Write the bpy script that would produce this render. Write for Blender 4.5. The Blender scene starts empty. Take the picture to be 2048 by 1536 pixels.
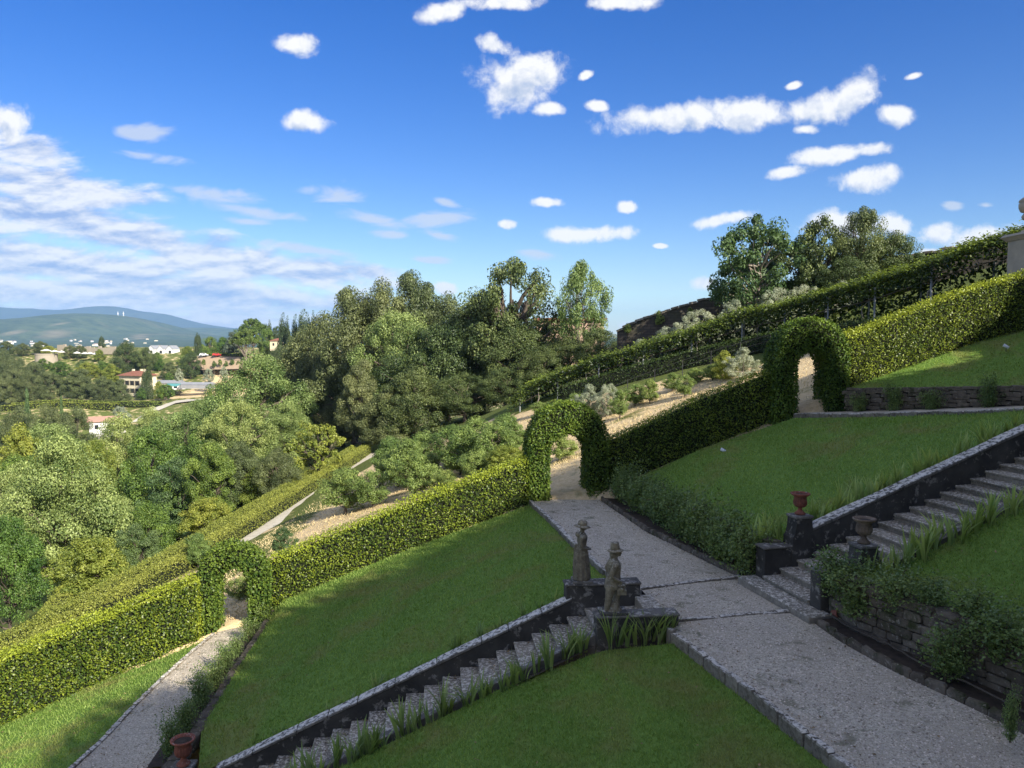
import bpy, bmesh, math, random
import numpy as np
from mathutils import Vector, Matrix

SC = bpy.context.scene
COL = SC.collection
R = math.radians

# ------------------------------------------------------------------ camera
F = 1540.0                       # focal length in pixels of a 2048 wide picture
PITCH = math.atan((768 - 675) / F)
CP, SP = math.cos(PITCH), math.sin(PITCH)
cam_d = bpy.data.cameras.new('camera')
cam_d.sensor_width = 36.0
cam_d.lens = 36.0 * F / 2048.0
cam_d.clip_start = 0.1
cam_d.clip_end = 60000.0
cam = bpy.data.objects.new('camera', cam_d)
COL.objects.link(cam)
cam.location = (0, 0, 0)
cam.rotation_euler = (math.pi / 2 - PITCH, 0, 0)
SC.camera = cam

# ------------------------------------------------------------------ light
SUN_EL, SUN_AZ = 31.0, 140.0     # degrees; azimuth clockwise from +Y (view direction)
sun_d = bpy.data.lights.new('sun', 'SUN')
sun_d.energy = 5.0
sun_d.angle = R(0.5)
sun_d.color = (1.0, 0.93, 0.80)
sun = bpy.data.objects.new('sun', sun_d)
COL.objects.link(sun)
sdir = Vector((math.sin(R(SUN_AZ)) * math.cos(R(SUN_EL)), math.cos(R(SUN_AZ)) * math.cos(R(SUN_EL)), math.sin(R(SUN_EL))))
sun.rotation_euler = (-sdir).to_track_quat('-Z', 'Y').to_euler()
sun.location = (0, -30, 60)

SC.view_settings.view_transform = 'Standard'
SC.view_settings.look = 'None'
SC.view_settings.exposure = 0.86
SC.view_settings.gamma = 1.0
SC.view_settings.use_curve_mapping = False
SC.render.engine = 'CYCLES'
SC.cycles.use_denoising = True
SC.cycles.max_bounces = 7
SC.cycles.diffuse_bounces = 3
SC.cycles.transmission_bounces = 4
SC.cycles.transparent_max_bounces = 8
SC.cycles.volume_bounces = 1


def ray(px, py):
    u = (px - 1024) / F
    v = -(py - 768) / F
    return (u, CP + v * SP, -SP + v * CP)


def at(px, py, Y=None, z=None):
    r = ray(px, py)
    k = Y / r[1] if Y is not None else z / r[2]
    return Vector((r[0] * k, r[1] * k, r[2] * k))


# ------------------------------------------------------------------ world: sky and clouds (functions of direction only)
def build_world():
    w = bpy.data.worlds.new('World')
    SC.world = w
    w.use_nodes = True
    nt = w.node_tree
    nt.nodes.clear()
    L = nt.links.new

    def node(t, **kw):
        n = nt.nodes.new(t)
        for k, v in kw.items():
            setattr(n, k, v)
        return n

    def put(sock, v):
        if isinstance(v, bpy.types.NodeSocket):
            L(v, sock)
        else:
            sock.default_value = v

    def M(op, a, b=None, c=None, clamp=False):
        n = node('ShaderNodeMath', operation=op, use_clamp=clamp)
        put(n.inputs[0], a)
        if b is not None:
            put(n.inputs[1], b)
        if c is not None:
            put(n.inputs[2], c)
        return n.outputs[0]

    out = node('ShaderNodeOutputWorld')
    sky = node('ShaderNodeTexSky', sky_type='NISHITA')
    sky.sun_disc = False
    sky.sun_elevation = R(SUN_EL)
    sky.sun_rotation = R(SUN_AZ)
    sky.altitude = 100.0
    sky.air_density = 1.0
    sky.dust_density = 0.35
    sky.ozone_density = 3.0
    hsv = node('ShaderNodeHueSaturation')
    hsv.inputs['Saturation'].default_value = 1.41
    hsv.inputs['Hue'].default_value = 0.521
    hsv.inputs['Value'].default_value = 1.0
    L(sky.outputs[0], hsv.inputs['Color'])
    bg = node('ShaderNodeBackground')
    L(hsv.outputs[0], bg.inputs[0])
    bg.inputs[1].default_value = 0.085

    tc = node('ShaderNodeTexCoord')
    sep = node('ShaderNodeSeparateXYZ')
    L(tc.outputs['Generated'], sep.inputs[0])
    y = M('MAXIMUM', M('ABSOLUTE', sep.outputs[1]), 0.06)
    u = M('DIVIDE', sep.outputs[0], y)
    v = M('DIVIDE', sep.outputs[2], y)
    cmb = node('ShaderNodeCombineXYZ')
    L(u, cmb.inputs[0])
    L(v, cmb.inputs[1])
    P = cmb.outputs[0]

    def noise(vec, scale, detail, rough, dist=0.0, sx=1.0, sy=1.0, off=(0, 0, 0)):
        m = node('ShaderNodeMapping')
        L(vec, m.inputs[0])
        m.inputs['Location'].default_value = off
        m.inputs['Scale'].default_value = (sx, sy, 1)
        n = node('ShaderNodeTexNoise')
        L(m.outputs[0], n.inputs['Vector'])
        n.inputs['Scale'].default_value = scale
        n.inputs['Detail'].default_value = detail
        n.inputs['Roughness'].default_value = rough
        n.inputs['Distortion'].default_value = dist
        return n.outputs[0]

    def field(ells, P=P):
        cur = None
        for (px, py, rx, ry, rot) in ells:
            r = ray(px, py)
            m = node('ShaderNodeMapping', vector_type='TEXTURE')
            L(P, m.inputs[0])
            m.inputs['Location'].default_value = (r[0] / r[1], r[2] / r[1], 0)
            m.inputs['Rotation'].default_value = (0, 0, R(rot))
            m.inputs['Scale'].default_value = (rx / F, ry / F, 1)
            ln = node('ShaderNodeVectorMath', operation='LENGTH')
            L(m.outputs[0], ln.inputs[0])
            cur = ln.outputs['Value'] if cur is None else M('MINIMUM', cur, ln.outputs['Value'])
        return M('SUBTRACT', 1.0, cur)

    cumulus = [(1035, 160, 95, 68, 0), (1075, 150, 78, 52, 0), (1100, 217, 45, 18, 0), (1350, 236, 175, 34, 3), (1480, 226, 130, 40, 2),
               (1620, 225, 110, 34, 6), (1700, 195, 85, 42, 32), (1795, 228, 48, 24, 0), (1735, 357, 80, 32, 10), (1660, 310, 100, 22, 6),
               (1740, 300, 60, 16, 4), (1180, 468, 108, 22, 2), (1440, 440, 90, 17, 9), (1690, 450, 90, 36, 0), (1785, 452, 44, 30, 0),
               (1880, 466, 62, 24, 5), (1965, 474, 90, 28, 4), (1858, 506, 30, 11, 0), (1412, 567, 34, 17, 0), (8, 245, 56, 50, 0),
               (595, 90, 60, 26, -10), (610, 243, 52, 26, 0), (880, 24, 58, 24, 14), (1010, 6, 90, 18, 0), (1250, 6, 85, 20, 0),
               (1015, 449, 24, 12, 0), (1253, 415, 25, 14, 0), (1172, 150, 22, 10, 25), (1585, 172, 22, 9, 18), (1827, 152, 22, 8, 15),
               (1575, 345, 54, 15, 10), (893, 578, 30, 16, 0), (1270, 655, 40, 16, 0), (1195, 212, 30, 13, -5), (990, 92, 45, 22, -20),
               (1090, 405, 40, 12, 0), (1610, 258, 34, 14, 0), (1320, 492, 18, 6, 0)]
    lens = [(285, 270, 90, 23, -4), (290, 312, 80, 15, -8), (672, 388, 76, 28, -8), (742, 438, 92, 22, -14), (785, 469, 70, 12, -6),
            (872, 438, 92, 22, 2), (878, 470, 58, 12, -6), (890, 405, 36, 10, -14), (512, 423, 112, 16, -7), (430, 388, 135, 20, -8),
            (492, 443, 66, 10, -6), (860, 520, 54, 11, 0), (1072, 509, 54, 15, -8), (600, 495, 130, 13, -8), (1905, 412, 24, 12, 0),
            (1973, 411, 20, 8, 0)]
    bank = [(60, 300, 120, 42, -6), (120, 372, 205, 46, -7), (60, 430, 190, 44, -8), (250, 470, 270, 52, -11), (420, 515, 290, 56, -10),
            (620, 545, 230, 42, -7), (740, 545, 90, 26, -2), (120, 530, 380, 62, -4), (300, 590, 560, 62, -3), (60, 640, 600, 40, 0),
            (430, 645, 330, 24, -2), (-160, 420, 220, 110, 0)]
    up_ = node('ShaderNodeVectorMath', operation='ADD')
    L(P, up_.inputs[0])
    up_.inputs[1].default_value = (0.005, 0.013, 0)
    dco = field(cumulus, up_.outputs[0])
    dc, dl, db = field(cumulus), field(lens), field(bank)
    n1 = noise(P, 24.0, 10.0, 0.62, 0.2)
    n1b = noise(P, 24.0, 10.0, 0.62, 0.2, off=(0.005, 0.013, 0))
    n2 = noise(P, 14.0, 8.0, 0.60, 0.8, 1.0, 2.8, (3.1, 1.7, 0))
    n3 = noise(P, 10.0, 9.0, 0.60, 0.15, 1.0, 3.1, (7.7, 2.2, 0))
    n3b = noise(P, 10.0, 9.0, 0.60, 0.15, 1.0, 3.1, (7.705, 2.226, 0))

    def smooth(x, lo, hi):
        n = node('ShaderNodeMapRange', interpolation_type='SMOOTHSTEP')
        L(x, n.inputs['Value'])
        n.inputs['From Min'].default_value = lo
        n.inputs['From Max'].default_value = hi
        return n.outputs[0]

    # cumulus
    dcc = M('MAXIMUM', dc, -1.5)
    ec = M('ADD', M('MULTIPLY', dcc, 1.7), M('MULTIPLY', M('SUBTRACT', n1, 0.5), 3.1))
    eco = M('ADD', M('MULTIPLY', M('MAXIMUM', dco, -1.5), 1.7), M('MULTIPLY', M('SUBTRACT', n1b, 0.5), 3.1))
    ac = M('MULTIPLY', smooth(ec, 0.02, 1.05), 0.97)
    sc_ = M('ADD', M('SUBTRACT', 1.0, M('MULTIPLY', smooth(eco, 0.5, 2.0), 0.72)), M('MULTIPLY', M('SUBTRACT', n1, n1b), 1.6), clamp=True)
    # thin lens clouds
    dll = M('MAXIMUM', dl, -1.5)
    el = M('ADD', M('MULTIPLY', dll, 1.15), M('MULTIPLY', M('SUBTRACT', n2, 0.5), 2.6))
    al = M('MULTIPLY', smooth(el, 0.10, 0.95), 0.74)
    # low bank
    dbb = M('MAXIMUM', db, -1.5)
    eb = M('ADD', M('ADD', 0.03, M('MULTIPLY', dbb, 1.35)), M('MULTIPLY', M('SUBTRACT', n3, 0.5), 3.0))
    ab = M('MULTIPLY', smooth(eb, -0.02, 0.80), 0.92)
    sb = M('ADD', 0.60, M('MULTIPLY', M('SUBTRACT', n3, n3b), 4.2), clamp=True)

    def ramp(fac, c0, c1):
        m = node('ShaderNodeMix', data_type='RGBA')
        L(fac, m.inputs[0])
        m.inputs[6].default_value = (*c0, 1)
        m.inputs[7].default_value = (*c1, 1)
        return m.outputs[2]

    cc = ramp(sc_, (0.42, 0.53, 0.76), (1.06, 1.05, 1.03))
    cb = ramp(sb, (0.33, 0.46, 0.78), (1.0, 1.0, 1.0))
    cl = (0.70, 0.76, 0.87)

    def over(base, fac, colr):
        m = node('ShaderNodeMixShader')
        L(fac, m.inputs[0])
        L(base, m.inputs[1])
        b = node('ShaderNodeBackground')
        put(b.inputs[0], colr if isinstance(colr, bpy.types.NodeSocket) else (*colr, 1))
        b.inputs[1].default_value = 0.56
        L(b.outputs[0], m.inputs[2])
        return m.outputs[0]

    # unseen broken cloud added above and behind the view to brighten the shade
    nb = node('ShaderNodeTexNoise')
    L(tc.outputs['Generated'], nb.inputs['Vector'])
    nb.inputs['Scale'].default_value = 3.2
    nb.inputs['Detail'].default_value = 8.0
    nb.inputs['Roughness'].default_value = 0.58
    rest = M('MAXIMUM', smooth(sep.outputs[2], 0.44, 0.56), smooth(sep.outputs[1], 0.25, -0.15))
    ar = M('MULTIPLY', M('MULTIPLY', smooth(nb.outputs[0], 0.45, 0.58), rest), smooth(sep.outputs[2], 0.0, 0.06))
    s = over(bg.outputs[0], ar, (0.86, 0.88, 0.92))
    s = over(s, ab, cb)
    s = over(s, al, cl)
    s = over(s, ac, cc)
    L(s, out.inputs[0])


build_world()

# ------------------------------------------------------------------ helpers
rng = np.random.default_rng(7)
random.seed(11)


def link(o, parent=None):
    COL.objects.link(o)
    if parent is not None:
        o.parent = parent
    return o


def tag(o, label=None, cat=None, group=None, kind=None):
    if label:
        o['label'] = label
    if cat:
        o['category'] = cat
    if group:
        o['group'] = group
    if kind:
        o['kind'] = kind
    return o


def empty(name, loc=(0, 0, 0), rz=0.0, label=None, cat=None, group=None):
    o = bpy.data.objects.new(name, None)
    o.empty_display_size = 0.2
    o.location = loc
    o.rotation_euler = (0, 0, rz)
    link(o)
    return tag(o, label, cat, group)


def mesh_np(name, V, faces, mats, tint=None, midx=None, smooth=False):
    """faces: list of (m,k) int arrays"""
    me = bpy.data.meshes.new(name)
    V = np.asarray(V, dtype=np.float32).reshape(-1, 3)
    faces = [np.asarray(f, dtype=np.int32) for f in faces if len(f)]
    me.vertices.add(len(V))
    me.vertices.foreach_set('co', V.ravel())
    loops = np.concatenate([f.ravel() for f in faces])
    starts = []
    c = 0
    for f in faces:
        m, k = f.shape
        starts.append(c + np.arange(m, dtype=np.int32) * k)
        c += m * k
    starts = np.concatenate(starts)
    me.loops.add(len(loops))
    me.loops.foreach_set('vertex_index', loops)
    me.polygons.add(len(starts))
    me.polygons.foreach_set('loop_start', starts)
    for m in (mats if isinstance(mats, (list, tuple)) else [mats]):
        me.materials.append(m)
    if midx is not None:
        me.polygons.foreach_set('material_index', np.asarray(midx, dtype=np.int32))
    if smooth:
        me.polygons.foreach_set('use_smooth', np.ones(len(starts), dtype=bool))
    if tint is not None:
        a = me.attributes.new('tint', 'FLOAT', 'POINT')
        a.data.foreach_set('value', np.asarray(tint, dtype=np.float32))
    me.update(calc_edges=True)
    return me


def obj(name, me, parent=None, loc=None, rot=None, scale=None):
    o = bpy.data.objects.new(name, me)
    link(o, parent)
    if loc is not None:
        o.location = loc
    if rot is not None:
        o.rotation_euler = rot
    if scale is not None:
        o.scale = scale
    return o


class MB:
    """collects solids; build() links them as one mesh"""

    def __init__(s):
        s.V = []
        s.F = []

    def add(s, verts, faces):
        b = len(s.V)
        s.V.extend([tuple(v) for v in verts])
        s.F.extend([tuple(i + b for i in f) for f in faces])
        return s

    def box(s, c, size, rz=0.0, jit=0.0):
        hx, hy, hz = size[0] / 2, size[1] / 2, size[2] / 2
        ca, sa = math.cos(rz), math.sin(rz)
        vs = []
        for sx, sy, sz in ((-1, -1, -1), (1, -1, -1), (1, 1, -1), (-1, 1, -1), (-1, -1, 1), (1, -1, 1), (1, 1, 1), (-1, 1, 1)):
            x, y, z = sx * hx + random.uniform(-jit, jit), sy * hy + random.uniform(-jit, jit), sz * hz + random.uniform(-jit, jit)
            vs.append((c[0] + x * ca - y * sa, c[1] + x * sa + y * ca, c[2] + z))
        return s.add(vs, ((0, 3, 2, 1), (4, 5, 6, 7), (0, 1, 5, 4), (1, 2, 6, 5), (2, 3, 7, 6), (3, 0, 4, 7)))

    def hexa(s, b4, t4):
        return s.add(list(b4) + list(t4), ((0, 3, 2, 1), (4, 5, 6, 7), (0, 1, 5, 4), (1, 2, 6, 5), (2, 3, 7, 6), (3, 0, 4, 7)))

    def tube(s, pts, rad, n=6, cap=True):
        pts = [Vector(p) for p in pts]
        if not isinstance(rad, (list, tuple)):
            rad = [rad] * len(pts)
        b = len(s.V)
        up = None
        for i, p in enumerate(pts):
            d = (pts[min(i + 1, len(pts) - 1)] - pts[max(i - 1, 0)]).normalized()
            if up is None:
                up = Vector((0, 0, 1)) if abs(d.z) < .9 else Vector((1, 0, 0))
            a = d.cross(up)
            if a.length < 1e-5:
                a = d.cross(Vector((0.3, 1, 0.1)))
            a.normalize()
            up = a.cross(d).normalized()
            for k in range(n):
                t = 2 * math.pi * k / n
                s.V.append(tuple(p + (a * math.cos(t) + up * math.sin(t)) * rad[i]))
        for i in range(len(pts) - 1):
            for k in range(n):
                k2 = (k + 1) % n
                s.F.append((b + i * n + k, b + i * n + k2, b + (i + 1) * n + k2, b + (i + 1) * n + k))
        if cap:
            s.F.append(tuple(b + k for k in range(n))[::-1])
            s.F.append(tuple(b + (len(pts) - 1) * n + k for k in range(n)))
        return s

    def lathe(s, prof, n=20, c=(0, 0, 0), mod=None, close=True):
        b = len(s.V)
        for i, (r, z) in enumerate(prof):
            for k in range(n):
                t = 2 * math.pi * k / n
                rr = r * (mod(i, t) if mod else 1.0)
                s.V.append((c[0] + rr * math.cos(t), c[1] + rr * math.sin(t), c[2] + z))
        for i in range(len(prof) - 1):
            for k in range(n):
                k2 = (k + 1) % n
                s.F.append((b + i * n + k, b + i * n + k2, b + (i + 1) * n + k2, b + (i + 1) * n + k))
        if close:
            s.F.append(tuple(b + k for k in range(n))[::-1])
            s.F.append(tuple(b + (len(prof) - 1) * n + k for k in range(n)))
        return s

    def loft(s, rings, n=24, fold=None):
        """rings: (cx,cy,z,rx,ry)"""
        b = len(s.V)
        for i, (cx, cy, z, rx, ry) in enumerate(rings):
            for k in range(n):
                t = 2 * math.pi * k / n
                m = fold(i, t) if fold else 1.0
                s.V.append((cx + rx * m * math.cos(t), cy + ry * m * math.sin(t), z))
        for i in range(len(rings) - 1):
            for k in range(n):
                k2 = (k + 1) % n
                s.F.append((b + i * n + k, b + i * n + k2, b + (i + 1) * n + k2, b + (i + 1) * n + k))
        s.F.append(tuple(b + k for k in range(n))[::-1])
        s.F.append(tuple(b + (len(rings) - 1) * n + k for k in range(n)))
        return s

    def ball(s, c, r, n=12, m=8):
        if not isinstance(r, (tuple, list)):
            r = (r, r, r)
        prof = []
        b = len(s.V)
        for i in range(1, m):
            ph = math.pi * i / m
            for k in range(n):
                t = 2 * math.pi * k / n
                s.V.append((c[0] + r[0] * math.sin(ph) * math.cos(t), c[1] + r[1] * math.sin(ph) * math.sin(t), c[2] - r[2] * math.cos(ph)))
        s.V.append((c[0], c[1], c[2] - r[2]))
        s.V.append((c[0], c[1], c[2] + r[2]))
        bot, top = len(s.V) - 2, len(s.V) - 1
        for i in range(m - 2):
            for k in range(n):
                k2 = (k + 1) % n
                s.F.append((b + i * n + k, b + i * n + k2, b + (i + 1) * n + k2, b + (i + 1) * n + k))
        for k in range(n):
            k2 = (k + 1) % n
            s.F.append((bot, b + k2, b + k))
            s.F.append((top, b + (m - 2) * n + k, b + (m - 2) * n + k2))
        return s

    def mesh(s, name, m, smooth=False):
        me = bpy.data.meshes.new(name)
        me.from_pydata(s.V, [], s.F)
        for x in (m if isinstance(m, (list, tuple)) else [m]):
            me.materials.append(x)
        if smooth:
            me.polygons.foreach_set('use_smooth', np.ones(len(me.polygons), dtype=bool))
        me.update()
        return me

    def build(s, name, m, parent=None, smooth=False, bevel=0.0, **kw):
        me = s.mesh(name, m, smooth)
        if bevel:
            bm = bmesh.new()
            bm.from_mesh(me)
            bmesh.ops.bevel(bm, geom=[e for e in bm.edges if len(e.link_faces) == 2 and e.calc_face_angle(0) > .6], offset=bevel, segments=1, affect='EDGES', clamp_overlap=True)
            bm.to_mesh(me)
            bm.free()
        return obj(name, me, parent, **kw)


def fuse(mb, name, m, voxel, it=2):
    """melts overlapping solids into one continuous skin"""
    me = mb.mesh(name, m)
    o = bpy.data.objects.new(name, me)
    COL.objects.link(o)
    md = o.modifiers.new('r', 'REMESH')
    md.mode = 'VOXEL'
    md.voxel_size = voxel
    sm = o.modifiers.new('s', 'SMOOTH')
    sm.factor = 0.5
    sm.iterations = it
    dg = bpy.context.evaluated_depsgraph_get()
    dg.update()
    me2 = bpy.data.meshes.new_from_object(o.evaluated_get(dg))
    bpy.data.objects.remove(o)
    me2.name = name
    me2.polygons.foreach_set('use_smooth', np.ones(len(me2.polygons), dtype=bool))
    return me2


# ------------------------------------------------------------------ materials
def new_mat(name):
    m = bpy.data.materials.new(name)
    m.use_nodes = True
    nt = m.node_tree
    nt.nodes.clear()
    out = nt.nodes.new('ShaderNodeOutputMaterial')
    return m, nt, out


def nd(nt, t, **kw):
    n = nt.nodes.new(t)
    for k, v in kw.items():
        setattr(n, k, v)
    return n


def nz(nt, scale, detail=4, rough=.55, vec=None, dist=0.0):
    n = nd(nt, 'ShaderNodeTexNoise')
    n.inputs['Scale'].default_value = scale
    n.inputs['Detail'].default_value = detail
    n.inputs['Roughness'].default_value = rough
    n.inputs['Distortion'].default_value = dist
    if vec is not None:
        nt.links.new(vec, n.inputs['Vector'])
    return n.outputs[0]


def mapr(nt, v, a, b, c=0.0, d=1.0):
    n = nd(nt, 'ShaderNodeMapRange')
    nt.links.new(v, n.inputs[0])
    n.inputs[1].default_value = a
    n.inputs[2].default_value = b
    n.inputs[3].default_value = c
    n.inputs[4].default_value = d
    return n.outputs[0]


def mixc(nt, f, a, b, mode='MIX'):
    n = nd(nt, 'ShaderNodeMix', data_type='RGBA', blend_type=mode)
    for s, v in ((n.inputs[0], f), (n.inputs[6], a), (n.inputs[7], b)):
        if isinstance(v, bpy.types.NodeSocket):
            nt.links.new(v, s)
        else:
            s.default_value = v if isinstance(v, (int, float)) else (*v, 1)
    return n.outputs[2]


def mth(nt, op, a, b=None):
    n = nd(nt, 'ShaderNodeMath', operation=op)
    for s, v in ((n.inputs[0], a), (n.inputs[1], b)):
        if v is None:
            continue
        if isinstance(v, bpy.types.NodeSocket):
            nt.links.new(v, s)
        else:
            s.default_value = v
    return n.outputs[0]


def coords(nt, kind='Object'):
    if kind == 'World':
        return nd(nt, 'ShaderNodeNewGeometry').outputs['Position']
    return nd(nt, 'ShaderNodeTexCoord').outputs[kind]


def finish(nt, out, colr, rough=.9, bump=None, bstr=.4, bdist=.02, spec=.3):
    p = nd(nt, 'ShaderNodeBsdfPrincipled')
    if isinstance(colr, bpy.types.NodeSocket):
        nt.links.new(colr, p.inputs['Base Color'])
    else:
        p.inputs['Base Color'].default_value = (*colr, 1)
    p.inputs['Roughness'].default_value = rough
    p.inputs['Specular IOR Level'].default_value = spec
    if bump is not None:
        b = nd(nt, 'ShaderNodeBump')
        b.inputs['Strength'].default_value = bstr
        b.inputs['Distance'].default_value = bdist
        nt.links.new(bump, b.inputs['Height'])
        nt.links.new(b.outputs[0], p.inputs['Normal'])
    nt.links.new(p.outputs[0], out.inputs[0])
    return p


def plain(name, c, c2=None, scale=6, rough=.85, bump=.3, bdist=.01, spec=.3, kind='World'):
    m, nt, out = new_mat(name)
    v = coords(nt, kind)
    n = nz(nt, scale, 6, .6, v)
    col = mixc(nt, mapr(nt, n, .3, .7), c, c2 if c2 else tuple(x * .7 for x in c))
    finish(nt, out, col, rough, n, bump, bdist, spec)
    return m


def leaf_mat(name, dark, light, trans=.3, rough=.5, tcol=None, var=.18, spec=.35):
    m, nt, out = new_mat(name)
    a = nd(nt, 'ShaderNodeAttribute', attribute_name='tint').outputs['Fac']
    oi = nd(nt, 'ShaderNodeObjectInfo').outputs['Random']
    col = mixc(nt, a, dark, light)
    hs = nd(nt, 'ShaderNodeHueSaturation')
    nt.links.new(col, hs.inputs['Color'])
    nt.links.new(mapr(nt, oi, 0, 1, .5 - var * .10, .5 + var * .10), hs.inputs['Hue'])
    nt.links.new(mapr(nt, oi, 0, 1, 1 + var, 1 - var), hs.inputs['Value'])
    p = nd(nt, 'ShaderNodeBsdfPrincipled')
    nt.links.new(hs.outputs[0], p.inputs['Base Color'])
    p.inputs['Roughness'].default_value = rough
    p.inputs['Specular IOR Level'].default_value = spec
    t = nd(nt, 'ShaderNodeBsdfTranslucent')
    tc = mixc(nt, 1.0, hs.outputs[0], tcol or (1.5, 1.45, .7), 'MULTIPLY')
    nt.links.new(tc, t.inputs[0])
    mx = nd(nt, 'ShaderNodeMixShader')
    mx.inputs[0].default_value = trans
    nt.links.new(p.outputs[0], mx.inputs[1])
    nt.links.new(t.outputs[0], mx.inputs[2])
    nt.links.new(mx.outputs[0], out.inputs[0])
    return m


def stone_mat(name, base, base2, lichen=None, lich_amt=.5, scale=5.0, bump=.5, moss=None, top_only=True):
    """weathered stone: mottled, pale lichen crust in blotches (mostly on upward faces, where it grows)"""
    m, nt, out = new_mat(name)
    v = coords(nt, 'World')
    n = nz(nt, scale, 7, .65, v)
    fine = nz(nt, scale * 9, 5, .6, v)
    col = mixc(nt, mapr(nt, n, .32, .68), base, base2)
    oi = nd(nt, 'ShaderNodeObjectInfo').outputs['Random']
    hs = nd(nt, 'ShaderNodeHueSaturation')
    nt.links.new(col, hs.inputs['Color'])
    nt.links.new(mapr(nt, oi, 0, 1, .75, 1.25), hs.inputs['Value'])
    col = hs.outputs[0]
    if moss:
        mn = nz(nt, scale * .7, 5, .6, v, .5)
        col = mixc(nt, mapr(nt, mn, .52, .66), col, moss)
    if lichen:
        ln = nz(nt, scale * 2.6, 8, .7, v, .3)
        f = mapr(nt, ln, .62 - .22 * lich_amt, .70 - .2 * lich_amt)
        if top_only:
            g = nd(nt, 'ShaderNodeNewGeometry')
            sx = nd(nt, 'ShaderNodeSeparateXYZ')
            nt.links.new(g.outputs['Normal'], sx.inputs[0])
            f = mth(nt, 'MULTIPLY', f, mapr(nt, sx.outputs[2], .1, .8, .12, 1.0))
        col = mixc(nt, f, col, lichen)
    h = mth(nt, 'ADD', n, mth(nt, 'MULTIPLY', fine, .5))
    finish(nt, out, col, .93, h, bump, .02, .2)
    return m


MAT = {}
MAT['bark'] = plain('bark', (.16, .13, .10), (.07, .055, .042), 3, .95, .6, .03)
MAT['pale_bark'] = plain('pale_bark', (.34, .30, .25), (.16, .13, .10), 3, .95, .5, .03)
MAT['soil'] = plain('soil', (.075, .055, .04), (.035, .028, .02), 9, .98, .6, .03)
MAT['step'] = stone_mat('step_stone', (.29, .255, .20), (.16, .14, .11), (.66, .61, .51), .6, 6, .5)
MAT['wall_plaster'] = stone_mat('old_render', (.085, .078, .068), (.035, .033, .03), (.24, .22, .19), .32, 1.6, .5, None, False)
MAT['coping'] = stone_mat('coping_stone', (.16, .15, .13), (.07, .065, .058), (.66, .62, .55), .85, 4, .6)
MAT['kerb'] = stone_mat('kerb_stone', (.20, .17, .13), (.10, .085, .066), (.66, .61, .52), .85, 5, .6)
MAT['block'] = stone_mat('pedestal_stone', (.17, .155, .135), (.075, .07, .062), (.42, .39, .34), .45, 3, .5)
MAT['rubble'] = stone_mat('rubble_stone', (.17, .14, .105), (.075, .062, .048), (.27, .24, .19), .25, 4, .8, (.045, .05, .02), False)
MAT['mortar'] = plain('wall_core', (.05, .042, .034), (.025, .022, .018), 8, .98, .6, .03)
MAT['statue'] = stone_mat('statue_stone', (.30, .255, .18), (.11, .092, .066), (.46, .44, .35), .5, 9, .5)
MAT['terracotta'] = stone_mat('terracotta', (.30, .105, .068), (.15, .06, .045), (.45, .42, .38), .25, 8, .3)
MAT['urnstone'] = stone_mat('urn_stone', (.21, .155, .11), (.085, .065, .05), (.36, .33, .28), .25, 8, .4)
MAT['whitelamp'] = plain('lamp_paint', (.75, .76, .78), (.6, .62, .65), 20, .4, .05)
MAT['darkmetal'] = plain('dark_metal', (.05, .05, .055), (.03, .03, .03), 20, .6, .05)
MAT['hose'] = plain('hose_rubber', (.11, .085, .06), (.06, .05, .04), 20, .7, .05)
MAT['stem'] = plain('rose_stem', (.12, .085, .055), (.06, .05, .03), 20, .8, .2)
MAT['plaster'] = plain('cream_plaster', (.74, .66, .47), (.66, .58, .42), .8, .9, .05)
MAT['rooftile'] = plain('roof_tile', (.30, .12, .075), (.20, .09, .06), 1.5, .9, .2, .05)
MAT['shutter'] = plain('shutter_wood', (.09, .075, .06), (.07, .06, .05), 5, .7, .05)
MAT['whitewall'] = plain('white_wall', (.82, .81, .78), (.76, .75, .72), .5, .8, .05)
MAT['canvas'] = plain('white_canvas', (.82, .80, .75), (.78, .76, .71), 3, .8, .05)
MAT['greyroof'] = plain('grey_roof', (.30, .31, .33), (.24, .25, .27), 1, .7, .05)
MAT['red'] = plain('red_paint', (.55, .05, .04), (.5, .045, .04), 1, .35, .0)
MAT['carwhite'] = plain('white_paint', (.8, .8, .8), (.75, .75, .75), 1, .35, .0)
MAT['glass'] = plain('dark_glass', (.03, .035, .04), (.03, .03, .035), 1, .15, .0, .01, .5)
MAT['teal'] = plain('teal_canvas', (.12, .34, .33), (.1, .3, .3), 1, .7, .05)
MAT['pinkwall'] = plain('pink_wall', (.50, .34, .26), (.40, .28, .22), .8, .9, .1)
MAT['sandstone'] = plain('sandstone', (.42, .36, .28), (.32, .28, .225), 2.5, .9, .25, .02)


def gravel_mat():
    m, nt, out = new_mat('gravel')
    v = coords(nt, 'World')
    vo = nd(nt, 'ShaderNodeTexVoronoi')
    vo.inputs['Scale'].default_value = 34
    nt.links.new(v, vo.inputs['Vector'])
    big = nz(nt, .9, 5, .6, v)
    sep = nd(nt, 'ShaderNodeSeparateColor')
    nt.links.new(vo.outputs['Color'], sep.inputs[0])
    c = mixc(nt, mapr(nt, sep.outputs[0], 0, 1), (.22, .182, .12), (.68, .60, .44))
    c = mixc(nt, mapr(nt, big, .35, .7), c, (.35, .285, .195), 'MIX')
    fine = nz(nt, 60, 3, .6, v)
    c = mixc(nt, mapr(nt, fine, .35, .7, 0, .55), c, (.78, .72, .62))
    moss = nz(nt, 1.7, 6, .62, v, .4)
    c = mixc(nt, mapr(nt, moss, .57, .70, 0, .8), c, (.10, .11, .05))
    finish(nt, out, c, .95, vo.outputs['Distance'], .8, .02, .2)
    return m


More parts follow.
